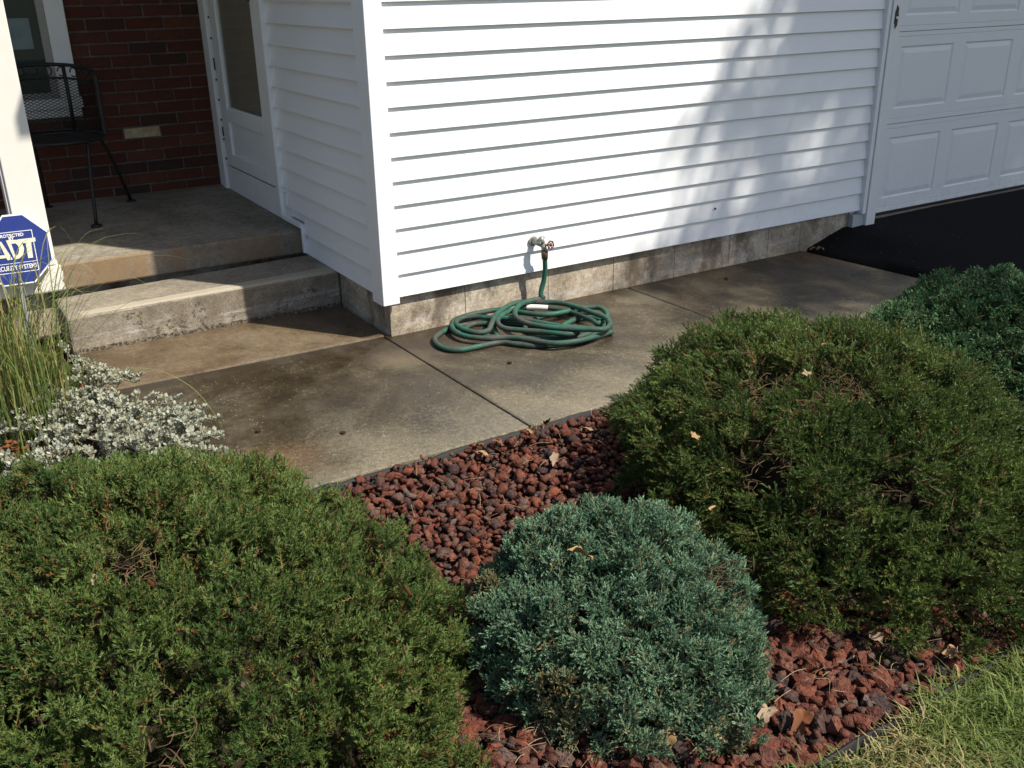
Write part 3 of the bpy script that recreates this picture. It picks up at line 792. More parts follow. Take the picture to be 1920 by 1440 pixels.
ho = tag(empty('garden_hose', None, (.55, -.25, 0)), 'green garden hose coiled on the walk below the tap', 'hose')
HP = [(.799,-.064,.290),(.803,-.062,.25),(.806,-.058,.20),(.800,-.055,.15),(.786,-.056,.11),(.780,-.062,.080)]
HS = [[(0.789,-0.061,.07),(0.681,-0.07,.07),(0.606,-0.12,.07),(0.544,-0.206,.07),(0.525,-0.298,.07),(0.558,-0.375,.066),(0.622,-0.455,.064),(0.718,-0.529,.062),(0.779,-0.562,.060),(0.843,-0.525,.058),(0.878,-0.446,.060),(0.871,-0.363,.062),(0.86,-0.246,.062),(0.83,-0.142,.06),(0.765,-0.075,.058)],
 [(0.700,-0.022,.056),(0.641,-0.022,.056),(0.553,-0.07,.055),(0.476,-0.136,.055),(0.407,-0.215,.045),(0.380,-0.235,.036)],
 [(0.331,-0.225,.034),(0.303,-0.153,.034),(0.311,-0.066,.034),(0.366,-0.012,.034),(0.425,-0.03,.036),(0.468,-0.079,.038),(0.528,-0.139,.040),(0.588,-0.218,.042),(0.633,-0.305,.042),(0.690,-0.41,.040)],
 [(0.722,-0.457,.040),(0.690,-0.485,.040),(0.634,-0.48,.042),(0.567,-0.406,.045),(0.495,-0.335,.045),(0.445,-0.266,.045),(0.466,-0.178,.045),(0.522,-0.115,.045),(0.60,-0.07,.042)],
 [(0.694,-0.055,.040),(0.781,-0.121,.038),(0.84,-0.235,.037),(0.851,-0.37,.036),(0.846,-0.431,.036)],
 [(0.931,-0.384,.036),(0.971,-0.324,.038),(0.981,-0.25,.038),(0.91,-0.212,.038),(0.821,-0.221,.040),(0.725,-0.214,.042),(0.665,-0.164,.042),(0.623,-0.085,.040),(0.577,-0.015,.038),(0.494,0.006,.036),(0.398,0.006,.034),(0.319,-0.024,.032),(0.266,-0.127,.030),(0.272,-0.229,.030),(0.339,-0.309,.030),(0.423,-0.358,.032),(0.48,-0.449,.034),(0.54,-0.532,.034),(0.635,-0.563,.034),(0.733,-0.552,.030),(0.83,-0.527,.022),(.86,-.50,.0135)],
 [(.85,-.45,.0130),(0.753,-0.508,.0126),(0.635,-0.522,.0126),(0.495,-0.469,.0126),(0.427,-0.397,.0126),(0.381,-0.341,.0126),(0.269,-0.332,.0126),(0.186,-0.322,.0126),(0.143,-0.271,.0126),(0.142,-0.195,.0126),(0.18,-0.117,.0126),(0.275,-0.056,.0126)],
 [(0.345,-0.046,.0126),(0.428,-0.066,.0126),(0.47,-0.11,.0126),(.44,-.20,.0126),(.40,-.285,.0126)]]
HS.insert(6, [(.80,-.40,.0135),(.70,-.30,.0130),(.60,-.20,.0128),(.50,-.10,.0127),(.40,-.06,.0127),(.33,-.12,.0127),(.34,-.21,.0127),(.42,-.29,.0127),(.54,-.38,.0127),(.66,-.46,.0127),(.76,-.47,.0127),(.90,-.40,.0127),(.92,-.31,.0127),(.86,-.27,.0127),(.76,-.30,.0127),(.66,-.36,.0127),(.56,-.30,.0127),(.60,-.21,.0127),(.72,-.15,.0127),(.83,-.16,.0127),(.93,-.23,.0127),(.95,-.34,.0127),(.90,-.45,.0127)])
path = HP+[p for s in HS for p in s]
HB = Vector((.55, -.25, 0))
sp = [p-HB for p in spline(path, 7)]
MB().tube(sp, .0122, 10).obj('hose_tube', M_HOSE, ho, True)
MB().tube([Vector(p)-HB for p in [(.7995,-.064,.301),(.8,-.0638,.285),(.801,-.063,.262)]], [.0165, .0165, .0150], 12).obj('coupling', M_BRASS, ho, True)
lab = spline([(0.700,-0.058,.0405),(0.735,-0.083,.040),(0.781,-0.121,.038)], 6)
MB().tube([p-HB for p in lab], .0134, 12, False).obj('white_label', M_LABEL, ho, True)
e0 = Vector((.40,-.285,.0140))-HB; e1 = e0+Vector((-.006, -.045, .002))
MB().tube([e0, e0+(e1-e0)*.5, e1], [.0150, .0155, .0135], 12).obj('end_coupling', mat_simple('teal_coupling', (.05, .32, .26), .4), ho, True)

# ------------------------------------------------------------------ foliage builders
def twig_template(rg, L, nn, nl, nw, spread, side, all_round, bend=.15):
    """needles as slim triangles along one twig, +x axis; returns V, F, kind (0 needle, 1 stem)"""
    V = []; F = []; K = []
    def add(p, q, width, kind, nrm=None):
        d = q-p
        s_ = d.cross(Vector((rg.normal(), rg.normal(), rg.normal())))
        if s_.length < 1e-9: return
        s_ = s_.normalized()*width*.5
        i = len(V); V.extend([p-s_, p+s_, q]); F.append((i, i+1, i+2)); K.append(kind)
    def run(o, d, L, nn, u, v):
        for k in range(nn):
            t = (k+rg.uniform(0, 1))/nn
            p = o+d*L*t+u*(bend*L*t*t)
            if all_round: a = rg.uniform(0, 2*math.pi)
            else: a = rg.choice([0, math.pi])+rg.normal()*1.0
            lat = v*math.cos(a)+u*(abs(math.sin(a)) if not all_round else math.sin(a))
            ang = spread*(1-.55*t*t)+rg.normal()*.13
            q = p+(d*math.cos(ang)+lat*math.sin(ang))*nl*rg.uniform(.75, 1.15)*(1-.25*t)
            add(p, q, nw, 0)
        # stem: two crossed slivers
        tip = o+d*L*.96+u*(bend*L*.9)
        for k in range(2): add(o, tip, .0030, 1)
    d = Vector((1,0,0)); u = Vector((0,0,1)); v = Vector((0,1,0))
    run(Vector((0,0,0)), d, L, nn, u, v)
    for k in range(side):
        t = .22+.6*k/side; sg = 1 if k % 2 else -1
        dd = (d*math.cos(.75)+v*sg*math.sin(.75)+u*rg.normal()*.25).normalized()
        LL = L*(.62-.38*t)*rg.uniform(.85, 1.15)
        run(d*L*t+u*(bend*L*t*t), dd, LL, max(6, int(nn*LL/L*1.05)), (u-dd*u.dot(dd)).normalized(), dd.cross(u).normalized())
    return np.array([tuple(x) for x in V], np.float32), np.array(F, np.int32), np.array(K)
def place(templates, P, D, N, S, tint, dry, rg):
    """copies of the templates at P pointing along D with up N; merged arrays"""
    D = D/np.linalg.norm(D, axis=1)[:, None]
    Nn = N-(N*D).sum(1)[:, None]*D; Nn /= (np.linalg.norm(Nn, axis=1)[:, None]+1e-9)
    Y = np.cross(Nn, D)
    idx = rg.integers(0, len(templates), len(P))
    Vs, Fs, Ts, Ds, Ks = [], [], [], [], []; off = 0
    for ti, (TV, TF, TK) in enumerate(templates):
        s = np.where(idx == ti)[0]
        if not len(s): continue
        Rm = np.stack([D[s], Y[s], Nn[s]], 2)*S[s][:, None, None]
        V = np.einsum('nij,vj->nvi', Rm, TV)+P[s][:, None, :]
        F = TF[None]+(np.arange(len(s))*len(TV))[:, None, None]+off
        Vs.append(V.reshape(-1, 3)); Fs.append(F.reshape(-1, 3)); off += len(s)*len(TV)
        jt = rg.normal(size=(len(s), len(TF)))*.13
        Ts.append((tint[s][:, None]+jt).clip(0, 1).ravel()); Ds.append(np.repeat(dry[s], len(TF)))
        Ks.append(np.tile(TK, len(s)))
    return np.concatenate(Vs), np.concatenate(Fs), np.concatenate(Ts), np.concatenate(Ds), np.concatenate(Ks)
def dome_points(n, rx, ry, h, p, rg, zmin=-.05):
    out = []; nn = []
    while sum(map(len, out)) < n:
        d = rg.normal(size=(n*6, 3)); d /= np.linalg.norm(d, axis=1)[:, None]
        d = d[d[:, 2] > zmin]
        a = np.sqrt((d[:, 0]/rx)**2+(d[:, 1]/ry)**2); c = np.abs(d[:, 2])/h
        r = 1/(a**p+c**p)**(1/p); P = d*r[:, None]
        g_ = np.stack([a**(p-2)*d[:, 0]/rx**2, a**(p-2)*d[:, 1]/ry**2, c**(p-1)*np.sign(d[:, 2])/h], 1)
        g_ /= np.linalg.norm(g_, axis=1)[:, None]
        wgt = r**2/np.maximum(.08, (g_*d).sum(1)); keep = rg.uniform(0, 1, len(P)) < wgt/np.quantile(wgt, .98)
        out.append(P[keep]); nn.append(g_[keep])
    return np.concatenate(out)[:n], np.concatenate(nn)[:n]
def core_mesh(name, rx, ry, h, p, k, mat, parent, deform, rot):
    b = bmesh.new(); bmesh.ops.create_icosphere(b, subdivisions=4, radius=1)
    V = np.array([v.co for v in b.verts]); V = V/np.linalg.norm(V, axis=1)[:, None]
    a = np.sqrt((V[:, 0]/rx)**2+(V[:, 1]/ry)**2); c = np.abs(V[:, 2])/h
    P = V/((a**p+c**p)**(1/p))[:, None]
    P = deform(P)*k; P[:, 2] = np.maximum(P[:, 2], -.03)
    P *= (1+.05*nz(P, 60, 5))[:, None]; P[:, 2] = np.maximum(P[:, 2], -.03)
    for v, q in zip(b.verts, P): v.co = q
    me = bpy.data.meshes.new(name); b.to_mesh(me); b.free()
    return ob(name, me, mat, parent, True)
def shrub(name, label, loc, rx, ry, h, rot, p, tmpl, n, mat, stem_mat, seed, dirw, lump, freq, tier=0, hollow=None, scale=(.8, 1.2), core=.80, dryf=None, clump=(.07, 14, .045, .8, 1.0), gap=.55, tintb=.45, cat='shrub', keepf=None):
    rg = np.random.default_rng(seed)
    root = tag(empty(name, None, loc), label, cat); root.rotation_euler = (0, 0, rot)
    def deform(P):
        q = 1+lump*nz(P, freq, seed)+lump*.5*nz(P, freq*2.3, seed+3)
        if tier: q = q+tier*np.sin(P[:, 2]*2*math.pi/.085+nz(P, 6, seed+9)*2.0)*(1-(P[:, 2]/h).clip(0, 1)**3)
        P = P*q[:, None]
        if hollow:
            hx, hy, hr, hd = hollow
            dd = np.sqrt(((P[:, 0]-hx)/hr[0])**2+((P[:, 1]-hy)/hr[1])**2)
            P = P.copy(); P[:, 2] -= hd*np.exp(-dd**2)*(P[:, 2]/h).clip(0, 1)
        return P
    dmin, per, rad_t, flare, stretch = clump
    Q, QN = dome_points(n, rx, ry, h, p, rg)
    kept = []
    for i in range(n):                                   # spaced clump centres
        if not kept or ((Q[kept]-Q[i])**2).sum(1).min() > (dmin*rg.uniform(.8, 1.2))**2: kept.append(i)
    Q, QN = Q[kept], QN[kept]
    keep = np.ones(len(Q), bool)
    if hollow:
        hx, hy, hr, hd = hollow
        dd = np.sqrt(((Q[:, 0]-hx)/hr[0])**2+((Q[:, 1]-hy)/hr[1])**2)
        keep &= ~((dd+nz(Q, 14, seed+31)*.35 < .8) & (rg.uniform(0, 1, len(Q)) < .62) & (Q[:, 2] > h*.4))
    gq = nz(Q, freq*1.5, seed+20); thr = np.quantile(gq, gap); keep &= ~(gq < thr)
    gaps = deform(Q)[(~keep) & (Q[:, 2] > h*.35)]
    Q, QN = Q[keep], QN[keep]
    rad = Q*np.array([1, 1, 0]); rad /= np.linalg.norm(rad, axis=1)[:, None]+1e-6
    A = QN*dirw[0]+rad*dirw[1]+np.array([0, 0, dirw[2]])+rg.normal(size=Q.shape)*dirw[3]*.55
    A /= np.linalg.norm(A, axis=1)[:, None]
    Qd = deform(Q)*(1-.10*rg.uniform(0, 1, len(Q))**2)[:, None]
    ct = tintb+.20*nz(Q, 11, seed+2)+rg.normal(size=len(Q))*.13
    rt_c = rad_t*rg.uniform(.75, 1.35, len(Q))
    cnt = np.maximum(4, (per*(rt_c/rad_t)**1.4*rg.uniform(.8, 1.2, len(Q)))).astype(int)
    ci = np.repeat(np.arange(len(Q)), cnt); n = len(ci)
    Ai = A[ci]; t1 = np.cross(Ai, np.array([0, 0, 1.0])+rg.normal(size=(len(Q), 3))[ci]*.05); t1 /= np.linalg.norm(t1, axis=1)[:, None]+1e-9; t2 = np.cross(Ai, t1)
    ph = rg.uniform(0, 6.28, n); rr = np.sqrt(rg.uniform(0, 1, n)); r_ = rt_c[ci]
    off = t1*(np.cos(ph)*rr*r_)[:, None]*stretch+t2*(np.sin(ph)*rr*r_)[:, None]
    Pd = Qd[ci]+off-Ai*(r_*(.55*rr**2+rg.uniform(-.12, .30, n)))[:, None]
    D = Ai+off/r_[:, None]*flare+rg.normal(size=(n, 3))*.22
    # sparse deeper growth filling between the clumps
    m2 = int(n*.62); P2, N2 = dome_points(m2, rx, ry, h, p, rg); P2d = deform(P2)*rg.uniform(.72, .93, m2)[:, None]
    k2 = ~(nz(P2, freq*1.5, seed+20) < thr)
    if hollow: k2 &= ~((np.sqrt(((P2[:, 0]-hx)/hr[0])**2+((P2[:, 1]-hy)/hr[1])**2)+nz(P2, 14, seed+31)*.35 < .8) & (rg.uniform(0, 1, m2) < .7))
    P2, N2, P2d = P2[k2], N2[k2], P2d[k2]; m2 = len(P2)
    D2 = N2*.7+np.array([0, 0, .3])+rg.normal(size=(m2, 3))*.5
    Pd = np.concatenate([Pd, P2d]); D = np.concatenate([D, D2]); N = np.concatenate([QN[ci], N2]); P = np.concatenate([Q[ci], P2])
    tint = np.concatenate([ct[ci]-.25*rr**2, np.full(m2, tintb-.12)])  # clump rims and deeper shoots tinted darker, gap shade put into colour
    n = len(Pd)
    D /= np.linalg.norm(D, axis=1)[:, None]
    S = rg.uniform(scale[0], scale[1], n)
    tl = tmpl[0][0][:, 0].max()
    B = Pd-D*(tl*S)[:, None]
    B[:, 2] = np.maximum(B[:, 2], -.01)
    tint = (tint+rg.normal(size=n)*.10).clip(0, 1)
    dry = (dryf(P, rg) if dryf else np.zeros(n))
    U = N+np.array([0, 0, .8])+rg.normal(size=(n, 3))*.25
    V, F, T, Dr, K = place(tmpl, B, D, U, S, tint, dry, rg)
    V[:, 2] = np.maximum(V[:, 2], -.018)
    mesh_tris('foliage', V, F[K == 0], mat, root, T[K == 0], Dr[K == 0])
    Fs_ = F[K == 1]; used = np.unique(Fs_); mp = np.zeros(len(V), np.int32); mp[used] = np.arange(len(used))
    mesh_tris('twigs', V[used], mp[Fs_], stem_mat, root)
    core_mesh('shade_core', rx, ry, h, p, core, M_CORE, root, deform, rot)  # solid dark blob standing in for the shaded inside
    if len(gaps):
        b = MB()
        for i in range(min(420, len(gaps)*9)):
            q = gaps[rg.integers(len(gaps))]*rg.uniform(.80, .91); p = Vector(q)+Vector(rg.normal(size=3)*.022)
            d = Vector((rg.normal(), rg.normal(), .4*rg.normal())).normalized(); l = rg.uniform(.02, .065)
            e = p+d*l; mid = (p+e)*.5+Vector(rg.normal(size=3)*.008)
            b.tube(spline([p, mid, e], 3), [.0010, .0010, .0009, .0008, .0007, .0006, .0004], 4, False)
        b.obj('dead_twigs', M_DEAD, root)['kind'] = 'stuff'
    # woody stems from the base
    b = MB()
    for i in range(16):
        a = rg.uniform(0, 6.28); r = rg.uniform(.3, .55)
        b.tube(spline([(.03*math.cos(a), .03*math.sin(a), -.03), (rx*r*.5*math.cos(a), ry*r*.5*math.sin(a), h*.4), (rx*r*math.cos(a), ry*r*math.sin(a), h*.6)], 4), [.012-.0008*j for j in range(9)], 5)
    b.obj('stems', M_BARK, root)
    return root, deform, rg

rgT = np.random.default_rng(11)
T_SPR = [twig_template(rgT, .056, 38, .0124, .0033, 1.22, k % 3, False, .10) for k in range(9)]
T_SPR2 = [twig_template(rgT, .058, 36, .0120, .0034, 1.18, k % 3, False, .10) for k in range(9)]
T_JUN = [twig_template(rgT, .036, 31, .0071, .0031, .66, 2+k % 2, True, .05) for k in range(9)]
T_JUN2 = [twig_template(rgT, .046, 22, .0085, .0045, .62, 4, True, .05) for k in range(8)]

# bird-nest type spruce, left foreground
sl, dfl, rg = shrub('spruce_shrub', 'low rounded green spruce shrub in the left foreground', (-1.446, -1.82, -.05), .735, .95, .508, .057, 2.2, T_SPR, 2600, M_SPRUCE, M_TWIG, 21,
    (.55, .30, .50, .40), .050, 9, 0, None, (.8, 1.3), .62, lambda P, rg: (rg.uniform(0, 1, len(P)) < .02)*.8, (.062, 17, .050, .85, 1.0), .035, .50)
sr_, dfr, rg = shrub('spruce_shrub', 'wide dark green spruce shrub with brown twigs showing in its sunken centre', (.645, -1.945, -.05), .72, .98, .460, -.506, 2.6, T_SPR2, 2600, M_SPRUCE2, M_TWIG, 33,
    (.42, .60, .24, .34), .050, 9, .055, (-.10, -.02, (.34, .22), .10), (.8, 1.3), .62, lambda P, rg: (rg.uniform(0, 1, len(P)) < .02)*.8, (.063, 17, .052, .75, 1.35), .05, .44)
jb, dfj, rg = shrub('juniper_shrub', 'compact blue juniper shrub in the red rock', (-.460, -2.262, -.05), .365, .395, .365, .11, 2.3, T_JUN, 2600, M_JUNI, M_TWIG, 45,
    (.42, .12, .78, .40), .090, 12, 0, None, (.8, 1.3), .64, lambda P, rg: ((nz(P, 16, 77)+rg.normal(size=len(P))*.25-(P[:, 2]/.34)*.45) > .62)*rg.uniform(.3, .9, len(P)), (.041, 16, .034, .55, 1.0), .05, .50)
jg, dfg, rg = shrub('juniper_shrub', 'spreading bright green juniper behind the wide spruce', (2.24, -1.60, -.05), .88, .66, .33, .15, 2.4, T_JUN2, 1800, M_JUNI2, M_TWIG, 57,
    (.35, .5, .45, .40), .07, 9, 0, None, (1.2, 1.8), .64, None, (.075, 12, .065, .8, 1.1), .05, .45)

# dead twigs showing in the hollow of the right shrub and gaps of the left one
def dead_twigs(root, spots, seed, n, deform_h):
    rg = np.random.default_rng(seed); b = MB()
    for i in range(n):
        x, y, z, r = spots[rg.integers(len(spots))]
        p = Vector((x+rg.normal()*r, y+rg.normal()*r*.7, z+rg.normal()*.012))
        d = Vector((rg.normal(), rg.normal(), .35*rg.normal())).normalized(); l = rg.uniform(.02, .08)
        q = p+d*l; mid = (p+q)*.5+Vector((rg.normal(), rg.normal(), rg.normal()))*.012
        b.tube(spline([p, mid, q], 3), [.0010, .0010, .0009, .0008, .0007, .0006, .0004], 4, False)
    b.obj('dead_twigs', M_DEAD, root)['kind'] = 'stuff'
dead_twigs(sr_, [(-.22, -.04, .295, .07), (-.10, -.02, .285, .07), (.04, .0, .295, .07), (.12, .10, .31, .05), (-.30, .08, .30, .05)], 3, 380, None)
0 and dead_twigs(sl, [(-.05, .06, .395, .035), (.20, -.35, .355, .03), (-.15, -.10, .400, .03)], 4, 60, None)

# ------------------------------------------------------------------ lava rock bed
def rock_mesh(seed, sub):
    rg = np.random.default_rng(seed)
    b = bmesh.new()
    n = int(rg.integers(8, 13))
    for i in range(n):
        th = math.acos(1-2*(i+.5)/n); ph_ = i*2.39996+rg.normal()*.35
        r = rg.uniform(.80, 1.06)
        b.verts.new((r*math.sin(th)*math.cos(ph_), r*math.sin(th)*math.sin(ph_), r*math.cos(th)))
    r_ = bmesh.ops.convex_hull(b, input=b.verts[:])
    bmesh.ops.delete(b, geom=[v for v in b.verts if not v.link_faces], context='VERTS')
    if sub:
        bmesh.ops.subdivide_edges(b, edges=b.edges[:], cuts=sub, use_grid_fill=True)
        bmesh.ops.triangulate(b, faces=b.faces[:])
        bmesh.ops.smooth_vert(b, verts=b.verts[:], factor=.03, use_axis_x=True, use_axis_y=True, use_axis_z=True)
    b.verts.index_update()
    V = np.array([v.co for v in b.verts])
    if sub: V *= (1+.06*nz(V, 6, seed)+.07*nz(V, 14, seed+1)+.045*rg.normal(size=len(V)))[:, None]
    V *= np.array([rg.uniform(1.0, 1.45), rg.uniform(.82, 1.05), rg.uniform(.62, .88)])
    F = np.array([[v.index for v in f.verts] for f in b.faces]); b.free()
    return V, F
RK = [rock_mesh(100+i, 2) for i in range(16)]
RKL = [rock_mesh(200+i, 1 if i % 3 == 0 else 0) for i in range(16)]
RME = []
for V, F in RK:
    me = bpy.data.meshes.new('lava_rock'); me.from_pydata(V.tolist(), [], F.tolist()); me.materials.append(M_ROCK)
    me.update(); RME.append(me)
SHR = [(-1.456, -1.82, .57, .80, .057), (.649, -1.953, .58, .80, -.506), (-.44, -2.285, .26, .31, .11), (2.25, -1.62, .75, .58, .15)]
def under(x, y, k=1.0):
    for cx, cy, rx, ry, ro in SHR:
        dx, dy = x-cx, y-cy; u = dx*math.cos(ro)+dy*math.sin(ro); v = -dx*math.sin(ro)+dy*math.cos(ro)
        if (u/(rx*k))**2+(v/(ry*k))**2 < 1: return True
    return False
rgR = np.random.default_rng(5)
cand = []
def scatter(x0, x1, y0, y1, step, lo, hi, zlo, zhi):
    for x in np.arange(x0, x1, step):
        for y in np.arange(y0, y1, step):
            px, py = x+rgR.uniform(-.5, .5)*step, y+rgR.uniform(-.5, .5)*step
            if py > -1.138 and px > -1.22: continue
            if under(px, py, .86): continue
            far = -2.0 if px < -.9 else py
            s = rgR.uniform(lo, hi)*(.86 if py > -1.9 else 1.12)
            cand.append((px, py, rgR.uniform(zlo, zhi)+(.012 if py > -1.24 else 0), s))
scatter(-1.15, 1.5, -2.76, -1.14, .027, .012, .026, -.040, -.024)
scatter(-1.15, 1.5, -2.74, -1.15, .032, .011, .030, -.022, -.002)
scatter(-1.15, 1.5, -2.74, -1.15, .045, .007, .014, -.012, .006)
scatter(1.5, 2.75, -2.74, -1.14, .075, .022, .034, -.035, -.012)
scatter(-2.6, -1.16, -2.72, .90, .085, .022, .036, -.035, -.010)
cand = np.array(cand)
rel = cand[:, :3]-np.array(CAM_POS); dz_ = rel@np.array(fw)
sx = 960+1805*(rel@np.array(rt2))/dz_; sy = 720-1805*(rel@np.array(up2))/dz_
vis = (sx > 0) & (sx < 1920) & (sy > 0) & (sy < 1440) & (dz_ > .3) & (cand[:, 0] > -1.0) & (cand[:, 0] < .62)
vis &= np.array([not under(c[0], c[1], 1.06) for c in cand])
score = np.where(vis, cand[:, 3]/dz_*(1+8*(cand[:, 2]+.05)), -1)
order = np.argsort(-score); big = set(order[:300].tolist())
Vs, Fs, off = [], [], 0
for i, (x, y, z, s) in enumerate(cand):
    q = Matrix.Rotation(rgR.uniform(0, 6.28), 4, 'Z') @ Matrix.Rotation(rgR.normal()*.5, 4, 'X') @ Matrix.Rotation(rgR.normal()*.4, 4, 'Y')
    if i in big:
        o = bpy.data.objects.new('lava_rock', RME[rgR.integers(16)]); COL.objects.link(o); o.parent = bed
        o.location = (x, y, z); o.rotation_euler = q.to_euler(); o.scale = (s, s, s)
    else:
        V, F = RKL[rgR.integers(16)]
        Vs.append((V@np.array(q.to_3x3()).T)*s+np.array([x, y, z])); Fs.append(F+off); off += len(V)
o = mesh_tris('lava_rocks', np.concatenate(Vs), np.concatenate(Fs), M_ROCK, bed); o['kind'] = 'stuff'

# ------------------------------------------------------------------ landscape edging strips
def edging(label, pts, seed, z0, z1, amp):
    rg = random.Random(seed); b = MB(); P = spline(pts, 10); n = len(P)
    for i, p in enumerate(P):
        zz = z1+amp*mnoise.noise(Vector((p.x*6, seed, 0)))+amp*.5*mnoise.noise(Vector((p.x*17, seed, 3)))
        dy = .006*mnoise.noise(Vector((p.x*8, seed, 7)))
        b.v += [(p.x, p.y+dy-.003, z0), (p.x, p.y+dy-.004, zz), (p.x, p.y+dy+.002, zz+.001), (p.x, p.y+dy+.003, z0)]
    for i in range(n-1):
        for k in range(3): b.f.append((4*i+k, 4*i+k+1, 4*i+k+5, 4*i+k+4))
    return tag(b.obj('edging_strip', M_EDGING, None, True), label, 'edging')
edging('wavy black plastic edging between concrete walk and red rock', [(-1.2,-1.126,0), (-.69,-1.128,0), (-.3,-1.130,0), (.03,-1.124,0), (.42,-1.130,0), (1.0,-1.127,0), (2.6,-1.127,0)], 2, -.09, -.004, .022)
edging('low grey black plastic edging between red rock and lawn', [(-2.5,-2.79,0), (-.5,-2.785,0), (.0,-2.79,0), (.2,-2.785,0), (.4,-2.78,0), (1.5,-2.79,0)], 5, -.09, -.004, .022)

# ------------------------------------------------------------------ lawn grass
def lawn_grass():
    rg = np.random.default_rng(8); N = 30000
    x = np.concatenate([rg.uniform(-.62, 1.1, 17000), rg.uniform(-3, 2.7, N-17000)]); y = np.concatenate([-2.79-rg.uniform(0, 1, 17000)**1.3*.55, rg.uniform(-4.4, -2.79, N-17000)])
    y = y+.03*np.sin(x*9)+.012*rg.normal(size=N); y = np.minimum(y, -2.755)
    # keep clear of the camera
    ok = ((x+1.652)**2+(y+3.75)**2) > .25
    x, y = x[ok], y[ok]; N = len(x)
    clump = nz(np.stack([x, y, 0*x], 1), 13, 4)
    L_ = rg.uniform(.035, .085, N)*(1+.35*clump.clip(-.7, 1.5))
    a = rg.uniform(0, 6.28, N); lean = rg.uniform(.15, 1.25, N); wdt = rg.uniform(.0022, .0042, N)
    d = np.stack([np.cos(a)*np.sin(lean), np.sin(a)*np.sin(lean), np.cos(lean)], 1)
    s = np.stack([-np.sin(a), np.cos(a), 0*a], 1)
    P0 = np.stack([x, y, np.full(N, -.032)], 1)
    M1 = P0+d*(L_*.55)[:, None]; d2 = d+np.stack([np.cos(a)*.5, np.sin(a)*.5, -.55+0*a], 1); P2 = M1+d2*(L_*.5)[:, None]
    P2[:, 2] = np.maximum(P2[:, 2], -.026)
    V = np.stack([P0-s*wdt[:, None]*.5, P0+s*wdt[:, None]*.5, M1-s*wdt[:, None]*.45, M1+s*wdt[:, None]*.45, P2], 1).reshape(-1, 3)
    k = np.arange(N)[:, None]*5
    F = np.concatenate([k+np.array([[0,1,3]]), k+np.array([[0,3,2]]), k+np.array([[2,3,4]])], 1).reshape(-1, 3)
    tint = (.45+.2*clump+rg.normal(size=N)*.2).clip(0, 1); dry = ((nz(np.stack([x, y, 0*x], 1), 8, 9)*.8+rg.normal(size=N)*.5) > .55)*rg.uniform(.5, 1, N)
    o = mesh_tris('grass', V, F, M_LAWNB, None, np.repeat(tint, 3), np.repeat(dry, 3)); tag(o, 'patchy green and straw coloured lawn grass', 'grass', kind='stuff')
lawn_grass()
# a taller tuft in the lawn corner
def tuft(label, x, y, n, hgt, seed, name='grass_tuft'):
    rg = np.random.default_rng(seed); b = MB()
    for i in range(n):
        a = rg.uniform(0, 6.28); l = hgt*rg.uniform(.6, 1.1); o_ = rg.uniform(.25, .9)
        p = Vector((x+rg.normal()*.02, y+rg.normal()*.02, -.03)); dh = Vector((math.cos(a), math.sin(a), 0))
        b.ribbon([p, p+dh*l*o_*.25+Vector((0,0,l*.45)), p+dh*l*o_*.6+Vector((0,0,l*.75)), p+dh*l*o_+Vector((0,0,l*.8))], rg.uniform(.003, .0055))
    o = b.obj(name, M_BLADE); me = o.data
    for nm, v in (('tint', .75), ('dry', .12)):
        at = me.attributes.new(nm, 'FLOAT', 'FACE'); at.data.foreach_set('value', rg.uniform(v*.6, min(1, v*1.4), len(me.polygons)).astype(np.float32))
    return tag(o, label, 'grass tuft')
tuft('taller tuft of pale green grass in the lawn corner', .12, -2.905, 26, .11, 3)

